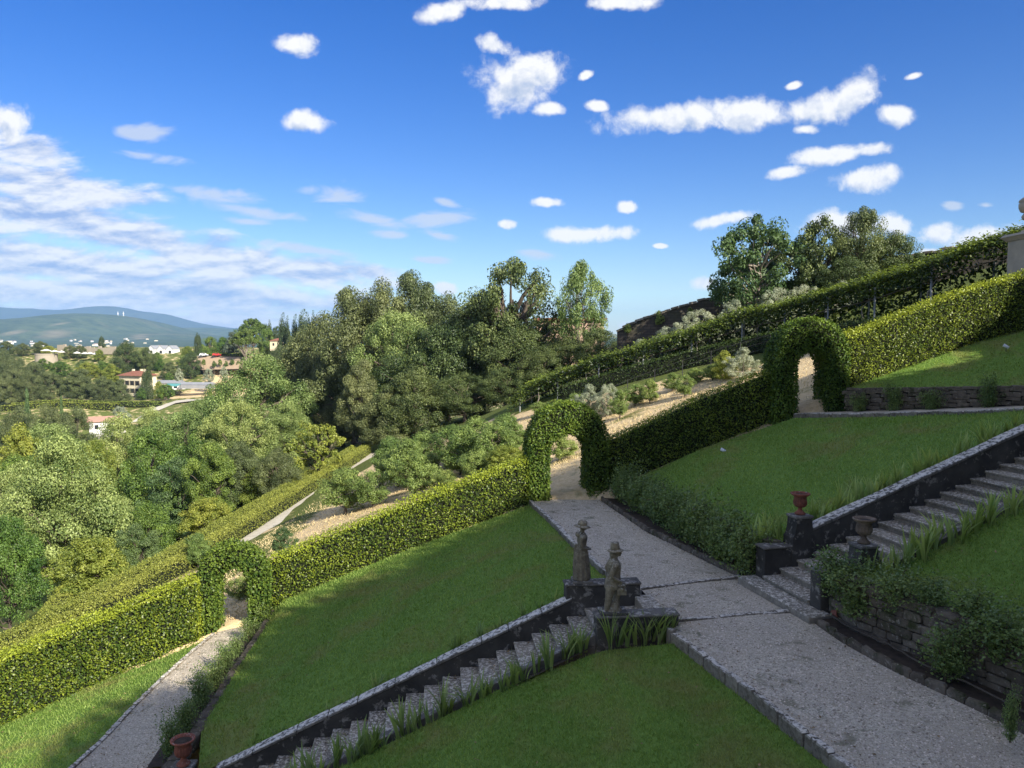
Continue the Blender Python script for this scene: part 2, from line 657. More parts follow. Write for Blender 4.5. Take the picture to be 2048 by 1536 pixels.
def lawn_mat():
    m, nt, out = new_mat('lawn_turf')
    v = coords(nt, 'World')
    a = nz(nt, .55, 6, .6, v, .4)
    b = nz(nt, 9, 4, .6, v)
    c = mixc(nt, mapr(nt, b, .3, .7), (.115, .20, .032), (.185, .30, .06))
    c = mixc(nt, mapr(nt, a, .50, .70, 0, .75), c, (.24, .21, .075))
    finish(nt, out, c, .95, nz(nt, 70, 3, .7, v), .7, .03, .15)
    return m


def grass_mat():
    m, nt, out = new_mat('grass_blade')
    a = nd(nt, 'ShaderNodeAttribute', attribute_name='tint').outputs['Fac']
    v = coords(nt, 'World')
    big = nz(nt, .55, 6, .6, v, .4)
    c = mixc(nt, a, (.115, .21, .03), (.34, .44, .12))
    c = mixc(nt, mapr(nt, big, .50, .70, 0, .7), c, (.30, .26, .10))
    p = nd(nt, 'ShaderNodeBsdfPrincipled')
    nt.links.new(c, p.inputs['Base Color'])
    p.inputs['Roughness'].default_value = .6
    p.inputs['Specular IOR Level'].default_value = .2
    t = nd(nt, 'ShaderNodeBsdfTranslucent')
    nt.links.new(mixc(nt, 1.0, c, (1.4, 1.4, .7), 'MULTIPLY'), t.inputs[0])
    mx = nd(nt, 'ShaderNodeMixShader')
    mx.inputs[0].default_value = .35
    nt.links.new(p.outputs[0], mx.inputs[1])
    nt.links.new(t.outputs[0], mx.inputs[2])
    nt.links.new(mx.outputs[0], out.inputs[0])
    return m


def terrain_mat():
    m, nt, out = new_mat('hillside_ground')
    v = coords(nt, 'World')
    dry = nd(nt, 'ShaderNodeAttribute', attribute_name='tint').outputs['Fac']
    n = nz(nt, .35, 7, .65, v, .5)
    f = nz(nt, 6, 5, .65, v)
    g = mixc(nt, mapr(nt, f, .3, .7), (.085, .115, .028), (.16, .185, .05))
    s = mixc(nt, mapr(nt, f, .3, .7), (.60, .44, .23), (.80, .63, .38))
    k = mth(nt, 'ADD', dry, mth(nt, 'MULTIPLY', mth(nt, 'SUBTRACT', n, .5), 1.6))
    c = mixc(nt, mapr(nt, k, .40, .62), g, s)
    finish(nt, out, c, .97, f, .8, .12, .1)
    return m


def forest_mat(name, c1, c2, tan, sc):
    m, nt, out = new_mat(name)
    v = coords(nt, 'World')
    dry = nd(nt, 'ShaderNodeAttribute', attribute_name='tint').outputs['Fac']
    n = nz(nt, sc, 8, .7, v)
    k = nz(nt, sc * .22, 6, .6, v, .6)
    c = mixc(nt, mapr(nt, n, .35, .65), c1, c2)
    c = mixc(nt, mapr(nt, k, .60, .74, 0, .25), c, tan)
    c = mixc(nt, dry, c, tan)
    finish(nt, out, c, .98, n, 1.0, 18, .05)
    return m


MAT['gravel'] = gravel_mat()
MAT['lawn'] = lawn_mat()
MAT['grass'] = grass_mat()
MAT['ground'] = terrain_mat()
MAT['forest'] = forest_mat('forest_hill', (.040, .066, .032), (.10, .135, .062), (.34, .27, .18), .010)
MAT['ridge'] = forest_mat('far_ridge', (.030, .045, .025), (.055, .075, .035), (.16, .15, .09), .004)
MAT['hedge'] = leaf_mat('hedge_leaf', (.055, .10, .014), (.34, .40, .04), .2, .42, var=.05)
MAT['ivy'] = leaf_mat('ivy_leaf', (.036, .080, .016), (.21, .29, .04), .18, .45, var=.05, spec=.22)
MAT['hedge_core'] = plain('hedge_twigs_shaded', (.016, .021, .008), (.008, .010, .005), 9, .95, .5)  # twig colour taken near black so gaps between leaves read as shaded
MAT['box'] = leaf_mat('box_leaf', (.155, .19, .034), (.37, .39, .075), .2, .5, var=.05)
MAT['darkbox'] = leaf_mat('dark_box_leaf', (.03, .06, .014), (.08, .12, .025), .22, .5, var=.05)
MAT['oak'] = leaf_mat('holm_oak_leaf', (.046, .066, .022), (.225, .26, .10), .12, .5)
MAT['oak2'] = leaf_mat('oak_leaf', (.034, .060, .018), (.175, .22, .07), .14, .5)
MAT['acacia'] = leaf_mat('acacia_leaf', (.085, .14, .036), (.35, .43, .14), .2, .5)
MAT['green'] = leaf_mat('broad_leaf', (.045, .095, .018), (.22, .32, .06), .2, .5)
MAT['blue'] = leaf_mat('bluish_leaf', (.055, .10, .034), (.16, .235, .08), .22, .5)
MAT['fruit'] = leaf_mat('fruit_leaf', (.075, .13, .03), (.31, .40, .11), .22, .5)
MAT['yellow'] = leaf_mat('yellow_green_leaf', (.14, .19, .032), (.35, .38, .07), .28, .5)
MAT['olive'] = leaf_mat('silver_leaf', (.20, .235, .15), (.44, .48, .35), .18, .5)
MAT['cypress'] = leaf_mat('cypress_leaf', (.034, .062, .022), (.095, .13, .048), .1, .6)
MAT['pine'] = leaf_mat('pine_needle', (.065, .11, .02), (.18, .235, .045), .15, .55)
MAT['cedar'] = leaf_mat('cedar_needle', (.05, .075, .045), (.12, .155, .095), .12, .55)
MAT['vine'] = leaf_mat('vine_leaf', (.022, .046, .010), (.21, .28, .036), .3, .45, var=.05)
MAT['rose'] = leaf_mat('rose_leaf', (.085, .14, .042), (.26, .34, .11), .26, .42, var=.1)
MAT['iris'] = leaf_mat('iris_leaf', (.10, .165, .05), (.34, .43, .14), .3, .45, var=.1)
MAT['petal'] = plain('rose_petal', (.7, .6, .6), (.65, .5, .52), 10, .6, .0)

# ------------------------------------------------------------------ leaves
def unit(a):
    return a / np.maximum(np.linalg.norm(a, axis=1, keepdims=True), 1e-9)


def leaf_quads(C, N, size, tint, g, aspect=.6, fold=.18, align=None):
    n = len(C)
    N = unit(N)
    T = g.normal(size=(n, 3)) if align is None else align + g.normal(size=(n, 3)) * .35
    T = unit(T - N * np.sum(T * N, axis=1, keepdims=True))
    B = np.cross(N, T)
    s = (np.asarray(size) * np.ones(n))[:, None]
    W = s * aspect
    V = np.stack([C - T * s * .5, C + B * W * .5 + N * W * fold + T * s * .05, C + T * s * .5, C - B * W * .5 + N * W * fold + T * s * .05], axis=1).reshape(-1, 3)
    Fq = np.arange(4 * n, dtype=np.int32).reshape(n, 4)
    return V, Fq, np.repeat(tint, 4)


def vnoise(P, sc, seed=0):
    """cheap smooth noise from summed sines, about -1..1"""
    g = np.random.default_rng(seed)
    out = np.zeros(len(P))
    for k in range(5):
        d = g.normal(size=3)
        d /= np.linalg.norm(d)
        out += np.sin(P @ d * sc * (1 + .6 * k) + g.uniform(0, 6.28)) / (1 + .5 * k)
    return out / 2.2


# ------------------------------------------------------------------ ground heights
HEDGE = [(-24, 19.5, -14.2), (-15, 22, -11.3), (-10, 24.6, -9.75), (-8, 26.8, -9.3), (-4, 27.8, -7.85), (1, 29.5, -6.35), (4, 30, -5.75), (7.4, 30, -4.3),
         (10.6, 29.9, -3.05), (13.5, 30.6, -2.0), (16.6, 31, -.85), (18.6, 31.1, -.15), (20.6, 31.2, .4), (26, 31.6, 2.0)]
CTRL = HEDGE + [
    (4.5, 10, -6.5), (-5, 16, -9.3), (8, 20, -4.9), (14, 20, -2.6), (-9, 16, -9.8), (-16, 14, -12), (22, 20, .2), (0, 0, -7.8), (20, 0, -.6), (-15, 0, -13),
    (40, 0, 7.5), (40, -25, 8.5), (0, -25, -7), (-20, -25, -14), (20, -25, 0),
    (9.3, 52, -2.9), (20.8, 48, .6), (26, 46, 2.8), (35, 45, 6), (3, 45, -5.9), (-3, 45, -8.1), (-8.5, 75, -10), (5, 72, -4.2), (20, 75, -1.2), (-17, 28, -12.3),
    (-18.5, 35, -12.5), (-16, 60, -12.3), (-14.8, 80, -12.2), (-11, 45, -10.6), (-29, 50, -17.5), (-35, 80, -19), (-56, 120, -25), (-20, 120, -15), (10, 110, -8), (40, 100, 0), (60, 60, 8), (35, 75, 3),
    (-45, 30, -23), (-60, 60, -29), (-90, 120, -37), (-60, 0, -29), (-30, 160, -24), (20, 200, -14),
    (-100, 200, -43), (-140, 160, -46), (-60, 220, -34), (-160, 250, -40), (-220, 120, -54),
    (-180, 300, -27), (-120, 300, -27), (-60, 300, -25), (0, 300, -13), (-160, 350, -26.5), (-220, 350, -27), (-120, 385, -19), (-100, 425, -12.5),
    (-250, 420, -14.5), (-280, 450, -9), (-180, 450, -7), (-250, 480, -6), (-130, 410, -13.5), (-60, 400, -7), (0, 420, -6), (60, 350, -12), (110, 200, -2),
    (-350, 350, -28), (-420, 450, -16), (-180, 520, -10), (-60, 520, -8), (-300, 540, -14), (60, 500, -10), (-200, 610, -40), (0, 620, -25), (-420, 610, -48),
    (-130, 345, -25.5), (-95, 365, -20), (-75, 340, -20)]


class TPS:
    def __init__(s, pts):
        P = np.array(pts, float)
        s.c = P[:, :2] / 100
        n = len(P)
        K = s.k(s.c, s.c) + np.eye(n) * 2e-4
        A = np.zeros((n + 3, n + 3))
        A[:n, :n] = K
        A[:n, n] = 1
        A[:n, n + 1:] = s.c
        A[n, :n] = 1
        A[n + 1:, :n] = s.c.T
        s.w = np.linalg.solve(A, np.concatenate([P[:, 2], np.zeros(3)]))

    def k(s, a, b):
        r2 = ((a[:, None, :] - b[None, :, :]) ** 2).sum(-1)
        return .5 * r2 * np.log(r2 + 1e-12)

    def __call__(s, x, y):
        x = np.atleast_1d(np.asarray(x, float))
        y = np.atleast_1d(np.asarray(y, float))
        q = np.stack([x, y], 1) / 100
        o = np.empty(len(q))
        for i in range(0, len(q), 4000):
            qq = q[i:i + 4000]
            o[i:i + 4000] = s.k(qq, s.c) @ s.w[:-3] + s.w[-3] + qq @ s.w[-2:]
        return o


G = TPS(CTRL)


def gz(x, y):
    return float(G(x, y)[0])


hx = np.array([p[0] for p in HEDGE])
hy = np.array([p[1] for p in HEDGE])


def terrain():
    xs = np.concatenate([np.linspace(-430, -70, 60), np.linspace(-66, -26, 24), np.linspace(-25, 30, 74), np.linspace(32, 130, 30)])
    ys = np.concatenate([np.linspace(-60, 14, 22), np.linspace(15, 60, 74), np.linspace(62, 150, 44), np.linspace(155, 640, 90)])
    X, Y = np.meshgrid(xs, ys)
    x, y = X.ravel(), Y.ravel()
    z = G(x, y)
    inside = np.clip((np.interp(x, hx, hy) - y) / 1.2, 0, 1) * (y > -70)
    nearg = np.clip((40 - np.abs(x)) / 6, 0, 1)
    z = z - inside * 1.7 * nearg
    P = np.stack([x, y, z], 1)
    z = z + vnoise(P * [1, 1, 0], .9, 3) * .05 * (1 - inside)
    far = np.clip((y - 90) / 100, 0, 1)
    z = z + vnoise(P * [1, 1, 0], .12, 5) * .7 * far
    dry = np.full(len(x), .15)
    orch = np.clip((x + 13.5) / 2, 0, 1) * np.clip((70 - y) / 6, 0, 1)
    dry = np.maximum(dry, orch * .70)
    dry = np.where((y > 150), .38, dry)
    dry = np.where((y > 330) & (y < 405) & (x > -150) & (x < -60), .75, dry)
    pg = np.interp(x, [-4, 2, 9, 16, 20, 24, 28, 34], [66, 58, 51, 44, 38, 35, 33, 31])
    dry = np.where((y > pg) & (y < 140) & (x > -6), .0, dry)  # ground at the pergola coloured green instead of straw to read as shaded
    leftbank = np.clip((-12 - x) / 3, 0, 1) * np.clip((60 - y) / 10, 0, 1) * np.clip((x + 30) / 5, 0, 1)
    dry = np.maximum(dry, leftbank * .42)
    nx, ny = len(xs), len(ys)
    i = np.arange(nx - 1)
    j = np.arange(ny - 1)
    I, J = np.meshgrid(i, j)
    a = (J * nx + I).ravel()
    Fq = np.stack([a, a + 1, a + nx + 1, a + nx], 1)
    me = mesh_np('hillside_ground', np.stack([x, y, z], 1), [Fq], MAT['ground'], dry, smooth=True)
    tag(obj('terrain', me), 'sloping ground of dry straw and grass beyond the hedges', None, None, 'structure')


terrain()


def hills():
    # wide valley floor
    V = [(-16000, 480, -66), (16000, 480, -66), (16000, 2600, -66), (-16000, 2600, -66), (16000, 5400, -12), (-16000, 5400, -12), (16000, 16500, -12), (-16000, 16500, -12)]
    me = mesh_np('valley_floor', V, [np.array([[0, 1, 2, 3], [3, 2, 4, 5], [5, 4, 6, 7]])], MAT['forest'], [.0] * 8)
    tag(obj('valley_ground', me), 'flat valley floor far below the hills', None, None, 'structure')

    def hill(name, label, prof, Y, depth, mat, seed, amp, field=None, base=-70):
        px = np.array([p[0] for p in prof], float)
        py = np.array([p[1] for p in prof], float)
        n = 220
        qx = np.linspace(px[0], px[-1], n)
        qy = np.interp(qx, px, py)
        ker = np.ones(7) / 7
        qy = np.convolve(np.pad(qy, 3, 'edge'), ker, 'valid')
        rows = 26
        V = []
        T = []
        for r in range(rows):
            t = r / (rows - 1)            # 0 front foot .. 1 back foot
            yy = Y + depth * (t - .55)
            h = math.sin(math.pi * min(1, t / .55) / 2) ** 1.15 if t < .55 else math.cos(math.pi * (t - .55) / .45 / 2)
            top = -(qy - 675) / F * Y
            X = (qx - 1024) / F * Y
            Z = base + (top - base) * h
            V.append(np.stack([X, np.full(n, yy), Z], 1))
            T.append(np.zeros(n))
        V = np.concatenate(V)
        T = np.concatenate(T)
        fade = np.repeat(np.array([math.sin(math.pi * r / (rows - 1)) for r in range(rows)]), n)
        V[:, 2] += vnoise(V * [1, 1, 0], 9.0 / depth, seed) * amp * fade + vnoise(V * [1, 1, 0], 30.0 / depth, seed + 1) * amp * .45 * fade
        if field:
            for (a, b, c, d) in field:
                ppx = 1024 + F * V[:, 0] / V[:, 1]
                ppy = 675 - F * V[:, 2] / V[:, 1]
                T = np.maximum(T, .55 * np.clip(1.3 - (((ppx - (a + b) / 2) / ((b - a) / 2)) ** 2 + ((ppy - (c + d) / 2) / ((d - c) / 2)) ** 2) + .5 * vnoise(V, 28.0 / depth, 5), 0, 1))
        i = np.arange(n - 1)
        j = np.arange(rows - 1)
        I, J = np.meshgrid(i, j)
        a = (J * n + I).ravel()
        Fq = np.stack([a, a + 1, a + n + 1, a + n], 1)
        me = mesh_np(name, V, [Fq], mat, T, smooth=True)
        tag(obj(name, me), label, None, None, 'structure')

    hill('wooded_hill', 'wooded green hill beyond the far white town', [(-420, 672), (-200, 655), (-60, 640), (0, 639), (60, 640), (120, 634), (180, 628), (235, 628), (280, 639), (320, 652),
         (350, 662), (400, 668), (480, 676), (620, 682)], 6500, 3600, MAT['forest'], 3, 10, [(15, 42, 660, 672), (85, 150, 658, 676), (118, 128, 646, 651), (270, 292, 668, 680)])
    hill('low_hill', 'low blue green hill behind the far town', [(240, 690), (320, 662), (380, 656), (440, 656), (500, 660), (580, 664), (700, 668), (900, 676)], 8800, 2600, MAT['forest'], 9, 10)
    hill('far_ridge', 'long blue mountain ridge on the horizon', [(-700, 640), (-300, 624), (-100, 618), (0, 614), (50, 616), (90, 621), (150, 619), (205, 611), (250, 614), (290, 623), (330, 627), (370, 638),
         (420, 651), (470, 656), (560, 662), (700, 668), (900, 672), (1200, 676)], 13500, 3000, MAT['ridge'], 21, 20)



def dry_grass():
    g = np.random.default_rng(91)
    n = 90000
    x = g.uniform(-15, 24, n)
    y = 26 + 40 * g.random(n) ** 1.4
    keep = (y > np.interp(x, hx, hy) + .6) & (y < np.interp(x, [-16, -4, 2, 9, 16, 24], [62, 60, 56, 51, 44, 36])) & (np.abs(x) < y * .72)
    path = np.interp(y, [25, 32, 40, 55, 72], [-19.6, -18.2, -17.3, -16.4, -15.4])
    keep &= x > path + 2.4
    x, y = x[keep], y[keep]
    P = np.stack([x, y, G(x, y) - .01], 1)
    dn = vnoise(P * [1, 1, 0], 1.5, 17)
    P = P[(dn + g.normal(0, .5, len(P))) > -.35]
    n = len(P)
    th = g.uniform(0, 6.283, n)
    d = np.stack([np.cos(th), np.sin(th), 0 * th], 1)
    h = g.uniform(.04, .14, (n, 1))
    lean = np.stack([g.normal(0, .7, n), g.normal(0, .7, n), np.ones(n)], 1) * h
    w = .035
    V = np.stack([P - d * w * .5, P + d * w * .5, P + lean], 1).reshape(-1, 3)
    t = np.clip(g.normal(.55, .25, n) + .2 * vnoise(P, .8, 6), 0, 1)
    m, nt, out = new_mat('dry_straw')
    a = nd(nt, 'ShaderNodeAttribute', attribute_name='tint').outputs['Fac']
    finish(nt, out, mixc(nt, a, (.36, .29, .12), (.80, .64, .37)), .9)
    tag(obj('dry_grass', mesh_np('dry_grass', V, [np.arange(3 * n, dtype=np.int32).reshape(n, 3)], m, np.repeat(t, 3))), 'dry straw and thin grass on the orchard slope', None, None, 'stuff')


dry_grass()
hills()

# air: one closed box round the camera and everything built
hz = MB()
hz.box((0, 7500, 260), (33500, 19000, 700))
hm, hnt, hout = new_mat('air_haze')
pv = nd(hnt, 'ShaderNodeVolumePrincipled')
pv.inputs['Color'].default_value = (.36, .60, 1.0, 1)
pv.inputs['Density'].default_value = 5.8e-5
pv.inputs['Anisotropy'].default_value = .0
hnt.links.new(pv.outputs[0], hout.inputs['Volume'])
tag(hz.build('haze', hm), 'thin blue haze in the air', None, None, 'stuff')


# ------------------------------------------------------------------ polylines and patches
def pl(pts, n):
    P = np.array(pts, float)
    d = np.concatenate([[0], np.cumsum(np.linalg.norm(np.diff(P, axis=0), axis=1))])
    t = np.linspace(0, d[-1], n)
    return np.stack([np.interp(t, d, P[:, k]) for k in range(3)], 1)


def coons(c0, c1, d0, d1, nu, nv):
    """c0,c1 run along u at v=0,1 ; d0,d1 run along v at u=0,1"""
    A, B, C, D = pl(c0, nu), pl(c1, nu), pl(d0, nv), pl(d1, nv)
    u = np.linspace(0, 1, nu)[None, :, None]
    v = np.linspace(0, 1, nv)[:, None, None]
    S = (1 - v) * A[None] + v * B[None] + (1 - u) * C[:, None] + u * D[:, None]
    S -= (1 - u) * (1 - v) * A[0] + u * (1 - v) * A[-1] + (1 - u) * v * B[0] + u * v * B[-1]
    return S


def grid_mesh(name, S, mat, tint=None):
    nv, nu, _ = S.shape
    I, J = np.meshgrid(np.arange(nu - 1), np.arange(nv - 1))
    a = (J * nu + I).ravel()
    Fq = np.stack([a, a + 1, a + nu + 1, a + nu], 1)
    return mesh_np(name, S.reshape(-1, 3), [Fq], mat, tint, smooth=True)


def blades(S, per_m2, g, hmin=.03, hmax=.07, width=.016):
    """grass blades over a patch, fewer with distance"""
    P00, P10, P01, P11 = S[:-1, :-1].reshape(-1, 3), S[:-1, 1:].reshape(-1, 3), S[1:, :-1].reshape(-1, 3), S[1:, 1:].reshape(-1, 3)
    area = np.linalg.norm(np.cross(P10 - P00, P01 - P00), axis=1)
    ctr = (P00 + P11) / 2
    dist = np.linalg.norm(ctr, axis=1)
    lam = area * per_m2 * np.clip(13 / dist, .12, 1.2) ** 1.4
    inview = (ctr[:, 1] > 5) & (np.abs(ctr[:, 0]) < ctr[:, 1] * .75 + 1)
    cnt = g.poisson(np.where(inview, lam, 0))
    idx = np.repeat(np.arange(len(cnt)), cnt)
    a, b = g.random(len(idx))[:, None], g.random(len(idx))[:, None]
    P = (1 - a) * (1 - b) * P00[idx] + a * (1 - b) * P10[idx] + (1 - a) * b * P01[idx] + a * b * P11[idx]
    sc = np.clip(np.linalg.norm(P, axis=1) / 13, .8, 2.2)[:, None]
    n = len(P)
    th = g.uniform(0, 6.283, n)
    d = np.stack([np.cos(th), np.sin(th), np.zeros(n)], 1)
    h = g.uniform(hmin, hmax, n)[:, None] * np.sqrt(sc)
    lean = np.stack([g.normal(0, .5, n), g.normal(0, .5, n), np.ones(n)], 1) * h
    w = width * sc
    V = np.stack([P - d * w * .5, P + d * w * .5, P + lean], 1).reshape(-1, 3)
    V[:, 2] -= .004
    t = np.clip(.5 + .25 * vnoise(P, 1.3, 4) + g.normal(0, .22, n), 0, 1)
    return V, np.arange(3 * n, dtype=np.int32).reshape(n, 3), np.repeat(t, 3)


LAWNS = []


def lawn(name, label, c0, c1, d0, d1, nu, nv, seed, per=900):
    S = coons(c0, c1, d0, d1, nu, nv)
    LAWNS.append(S)
    g = np.random.default_rng(seed)
    flat = S.reshape(-1, 3)
    edge = np.ones((nv, nu))
    edge[0] = edge[-1] = 0
    edge[:, 0] = edge[:, -1] = 0
    S[..., 2] += (vnoise(flat * [1, 1, 0], .8, seed) * .04).reshape(nv, nu) * edge
    tag(obj(name, grid_mesh(name, S, MAT['lawn'])), label, None, None, 'structure')
    V, Ft, t = blades(S, per, g)
    o = obj('grass', mesh_np('grass', V, [Ft], MAT['grass'], t))
    tag(o, 'short mown grass on the ' + label.split(' ', 1)[1], None, None, 'stuff')
    return S


# path edges (x, y, z), near to far
PL = [(7.0, 1.0, -5.7), (5.6, 6.0, -5.7), (4.53, 9.91, -5.7), (3.99, 11.88, -5.7), (3.54, 13.38, -5.7), (3.17, 14.62, -5.7), (2.93, 17.15, -5.7), (2.36, 18.79, -5.77), (1.85, 21.92, -5.92), (1.5, 24.68, -6.06),
      (.92, 28.36, -6.25), (.75, 29.6, -6.31)]
PR = [(9.9, 1.0, -5.7), (8.6, 6.0, -5.7), (7.29, 11.0, -5.7), (6.95, 11.92, -5.7), (6.57, 12.72, -5.7), (6.16, 14.14, -5.7), (6.0, 15.3, -5.7), (5.5, 18.05, -5.73), (5.12, 19.29, -5.79),
      (4.12, 23.64, -6.01), (3.4, 29.6, -6.3), (3.35, 31.5, -6.4)]
LL = [(-9.0, 4, -9.0), (-9.2, 10, -9.1), (-9.47, 16.15, -9.31), (-9.51, 17.57, -9.39), (-9.66, 19.2, -9.47), (-9.75, 21, -9.55), (-9.8, 23.3, -9.67), (-9.75, 25, -9.75), (-9.7, 28, -9.85)]
LR = [(-7.2, 4, -9.0), (-7.5, 10, -9.1), (-7.9, 16.15, -9.31), (-8.1, 17.7, -9.39), (-8.5, 21.0, -9.55), (-8.75, 23.5, -9.67), (-8.75, 25.3, -9.75), (-8.8, 28, -9.88)]


def path_strip(name, label, A, B, n, seed):
    a, b = pl(A, n), pl(B, n)
    m = 14
    t = np.linspace(0, 1, m)[None, :, None]
    S = a[:, None] * (1 - t) + b[:, None] * t
    f = S.reshape(-1, 3)
    S[..., 2] += (vnoise(f * [1, 1, 0], 1.6, seed) * .012).reshape(n, m) + .02 * np.sin(np.pi * t[..., 0])
    tag(obj(name, grid_mesh(name, S, MAT['gravel'])), label, None, None, 'structure')
    # loose pebbles
    g = np.random.default_rng(seed)
    P00, P10, P01, P11 = S[:-1, :-1].reshape(-1, 3), S[:-1, 1:].reshape(-1, 3), S[1:, :-1].reshape(-1, 3), S[1:, 1:].reshape(-1, 3)
    area = np.linalg.norm(np.cross(P10 - P00, P01 - P00), axis=1)
    ctr = (P00 + P11) / 2
    view = (ctr[:, 1] > 7.5)
    cnt = g.poisson(np.where(view, area * 420 * np.clip(12 / ctr[:, 1], .15, 1) ** 1.2, 0))
    idx = np.repeat(np.arange(len(cnt)), cnt)
    q, r = g.random(len(idx))[:, None], g.random(len(idx))[:, None]
    P = (1 - q) * (1 - r) * P00[idx] + q * (1 - r) * P10[idx] + (1 - q) * r * P01[idx] + q * r * P11[idx]
    k = len(P)
    s = g.uniform(.008, .024, (k, 1))
    octa = np.array([(1, 0, 0), (0, 1, 0), (-1, 0, 0), (0, -1, 0), (0, 0, .7), (0, 0, -.7)])
    V = P[:, None] + octa[None] * s[:, None] * g.uniform(.6, 1.3, (k, 6, 1))
    fo = np.array([(0, 1, 4), (1, 2, 4), (2, 3, 4), (3, 0, 4)])
    Ft = (fo[None] + np.arange(k)[:, None, None] * 6).reshape(-1, 3)
    tint = np.repeat(g.random(k), 6)
    tag(obj('gravel', mesh_np('gravel', V.reshape(-1, 3), [Ft], MAT['pebble'], tint)), 'loose grey pebbles lying on the ' + label.split(' ', 1)[1], None, None, 'stuff')


def pebble_mat():
    m, nt, out = new_mat('pebble')
    a = nd(nt, 'ShaderNodeAttribute', attribute_name='tint').outputs['Fac']
    finish(nt, out, mixc(nt, a, (.2, .165, .125), (.78, .68, .56)), .9)
    return m


MAT['pebble'] = pebble_mat()
path_strip('gravel_path', 'grey gravel path between the two flights of stairs', PL, PR, 70, 5)
path_strip('lower_path', 'sunlit gravel path at the bottom left corner', LL, LR, 60, 6)


def offs(P, d, dz=0.0):
    """shift a polyline sideways (to the right of its direction) and up"""
    P = np.array(P, float)
    D = np.gradient(P[:, :2], axis=0)
    D /= np.linalg.norm(D, axis=1, keepdims=True)
    Q = P.copy()
    Q[:, 0] += D[:, 1] * d
    Q[:, 1] -= D[:, 0] * d
    Q[:, 2] += dz
    return [tuple(q) for q in Q]


def between(P, y0, y1):
    P = np.array(P, float)
    ys = np.concatenate([[y0], P[(P[:, 1] > y0 + .05) & (P[:, 1] < y1 - .05), 1], [y1]])
    return [(float(np.interp(t, P[:, 1], P[:, 0])), float(t), float(np.interp(t, P[:, 1], P[:, 2]))) for t in ys]


# ------------------------------------------------------------------ stair frames
LO = Vector((1.6, 16.45, -5.87))                       # far end of the first lower nosing
L1 = Vector((-.995, -.10, 0))                          # down the lower flight
L2 = Vector((.10, -.995, 0))                           # across it, toward the viewer
LT, LRZ, LN = .386, .1745, 20
UO = Vector((5.77, 17.37, -5.44))                        # far inner corner of the upper flight
U1 = Vector((.972, .234, 0))
U2 = Vector((.234, -.972, 0))
UT, URZ, UN = .432, .155, 22


def lowp(s, o, z=None, dz=0.0):
    p = LO + L1 * s + L2 * o
    p.z = (LO.z - s / LT * LRZ + dz) if z is None else z
    return p


def upp(s, o, z=None, dz=0.0):
    p = UO + U1 * s + U2 * o
    p.z = (UO.z + s / UT * URZ + dz) if z is None else z
    return p


# ------------------------------------------------------------------ lawns
# middle lawn (between lower path, lower stairs, middle path and the hedge)
lw = lambda s: tuple(lowp(s, -.26, dz=.22))
lawn('lawn', 'shaded middle lawn above the lower stairs',
     [tuple(lowp(8.3, -.26, dz=.35)), lw(6), lw(3), lw(.6), (1.6, 17.2, -5.75), (2.75, 17.3, -5.82)],
     [(-8.35, 27.2, -9.45), (-8, 26.6, -9.2), (-4, 27.5, -7.8), (.95, 29.2, -6.35)],
     [tuple(lowp(8.3, -.26, dz=.35)), (-7.35, 17.7, -9.2), (-7.75, 21, -9.35), (-8.0, 24, -9.45), (-8.35, 27.2, -9.45)],
     offs(between(PL, 17.3, 29.2), -.12, -.10), 60, 60, 31, 700)
# front lawn
lk = lambda s: tuple(lowp(s, 1.75, dz=-.02))
lawn('front_lawn', 'dark front lawn below the gravel path',
     [(-8, 4, -9.2), (-3, 3, -7.8), (2, 2, -6.6), (6.2, 2.5, -6.0)],
     [lk(8.2), lk(5), lk(2), (1.7, 14.6, -6.12), (3.02, 14.5, -5.95)],
     [(-8, 4, -9.2), (-7.4, 9, -9.2), lk(8.2)],
     offs(between(PL, 2.5, 14.5), -.10, -.17), 60, 60, 32, 1250)
# upper lawn
uk = lambda s: tuple(upp(s, -.3, dz=.36))
lawn('upper_lawn', 'shaded upper lawn between the rose wall and the upper hedge',
     [(6.05, 17.75, -4.82), uk(1.2), uk(3), uk(6), uk(8.6), (16.2, 21.5, -2.0)],
     [(4.3, 29.8, -5.75), (7.4, 29.7, -4.3), (10.75, 29.2, -3.06)],
     [(6.05, 17.75, -4.82), (5.75, 20.5, -4.95), (5.2, 24.5, -5.2), (4.3, 29.8, -5.75)],
     [(16.2, 21.5, -2.0), (14.9, 24, -2.4), (12.6, 27, -2.8), (10.75, 29.2, -3.06)], 60, 60, 33, 700)
# right lawn
ur = lambda s: tuple(upp(s, 2.0, dz=-.02))
lawn('right_lawn', 'dark right lawn between the upper stairs and the stone wall',
     [(6.55, 15.1, -4.72), (7.35, 13.1, -4.72), (8.1, 11.3, -4.72), (9.5, 7.2, -4.72), (11, 3, -4.72)],
     [ur(13), (19.0, 13, -.9), (19.5, 8, -.9), (20, 3, -1)],
     [(6.55, 15.1, -4.72), ur(1.6), ur(4), ur(8), ur(13)],
     [(11, 3, -4.72), (15, 3, -2.8), (20, 3, -1)], 50, 50, 34, 900)
# top lawn
lawn('top_lawn', 'sunlit strip of lawn below the top hedge',
     [(12.9, 29.45, -2.0), (14.6, 28.0, -1.85), (17.4, 26.0, -1.6), (22, 22.5, -1.2)],
     [(13.3, 30.4, -2.0), (16.6, 30.8, -.9), (18.6, 30.9, -.2), (20.6, 31.0, .33), (25, 31.3, 1.7)],
     [(12.9, 29.45, -2.02), (13.3, 30.4, -2.0)],
     [(22, 22.5, -1.2), (25, 31.3, 1.7)], 40, 30, 35, 500)
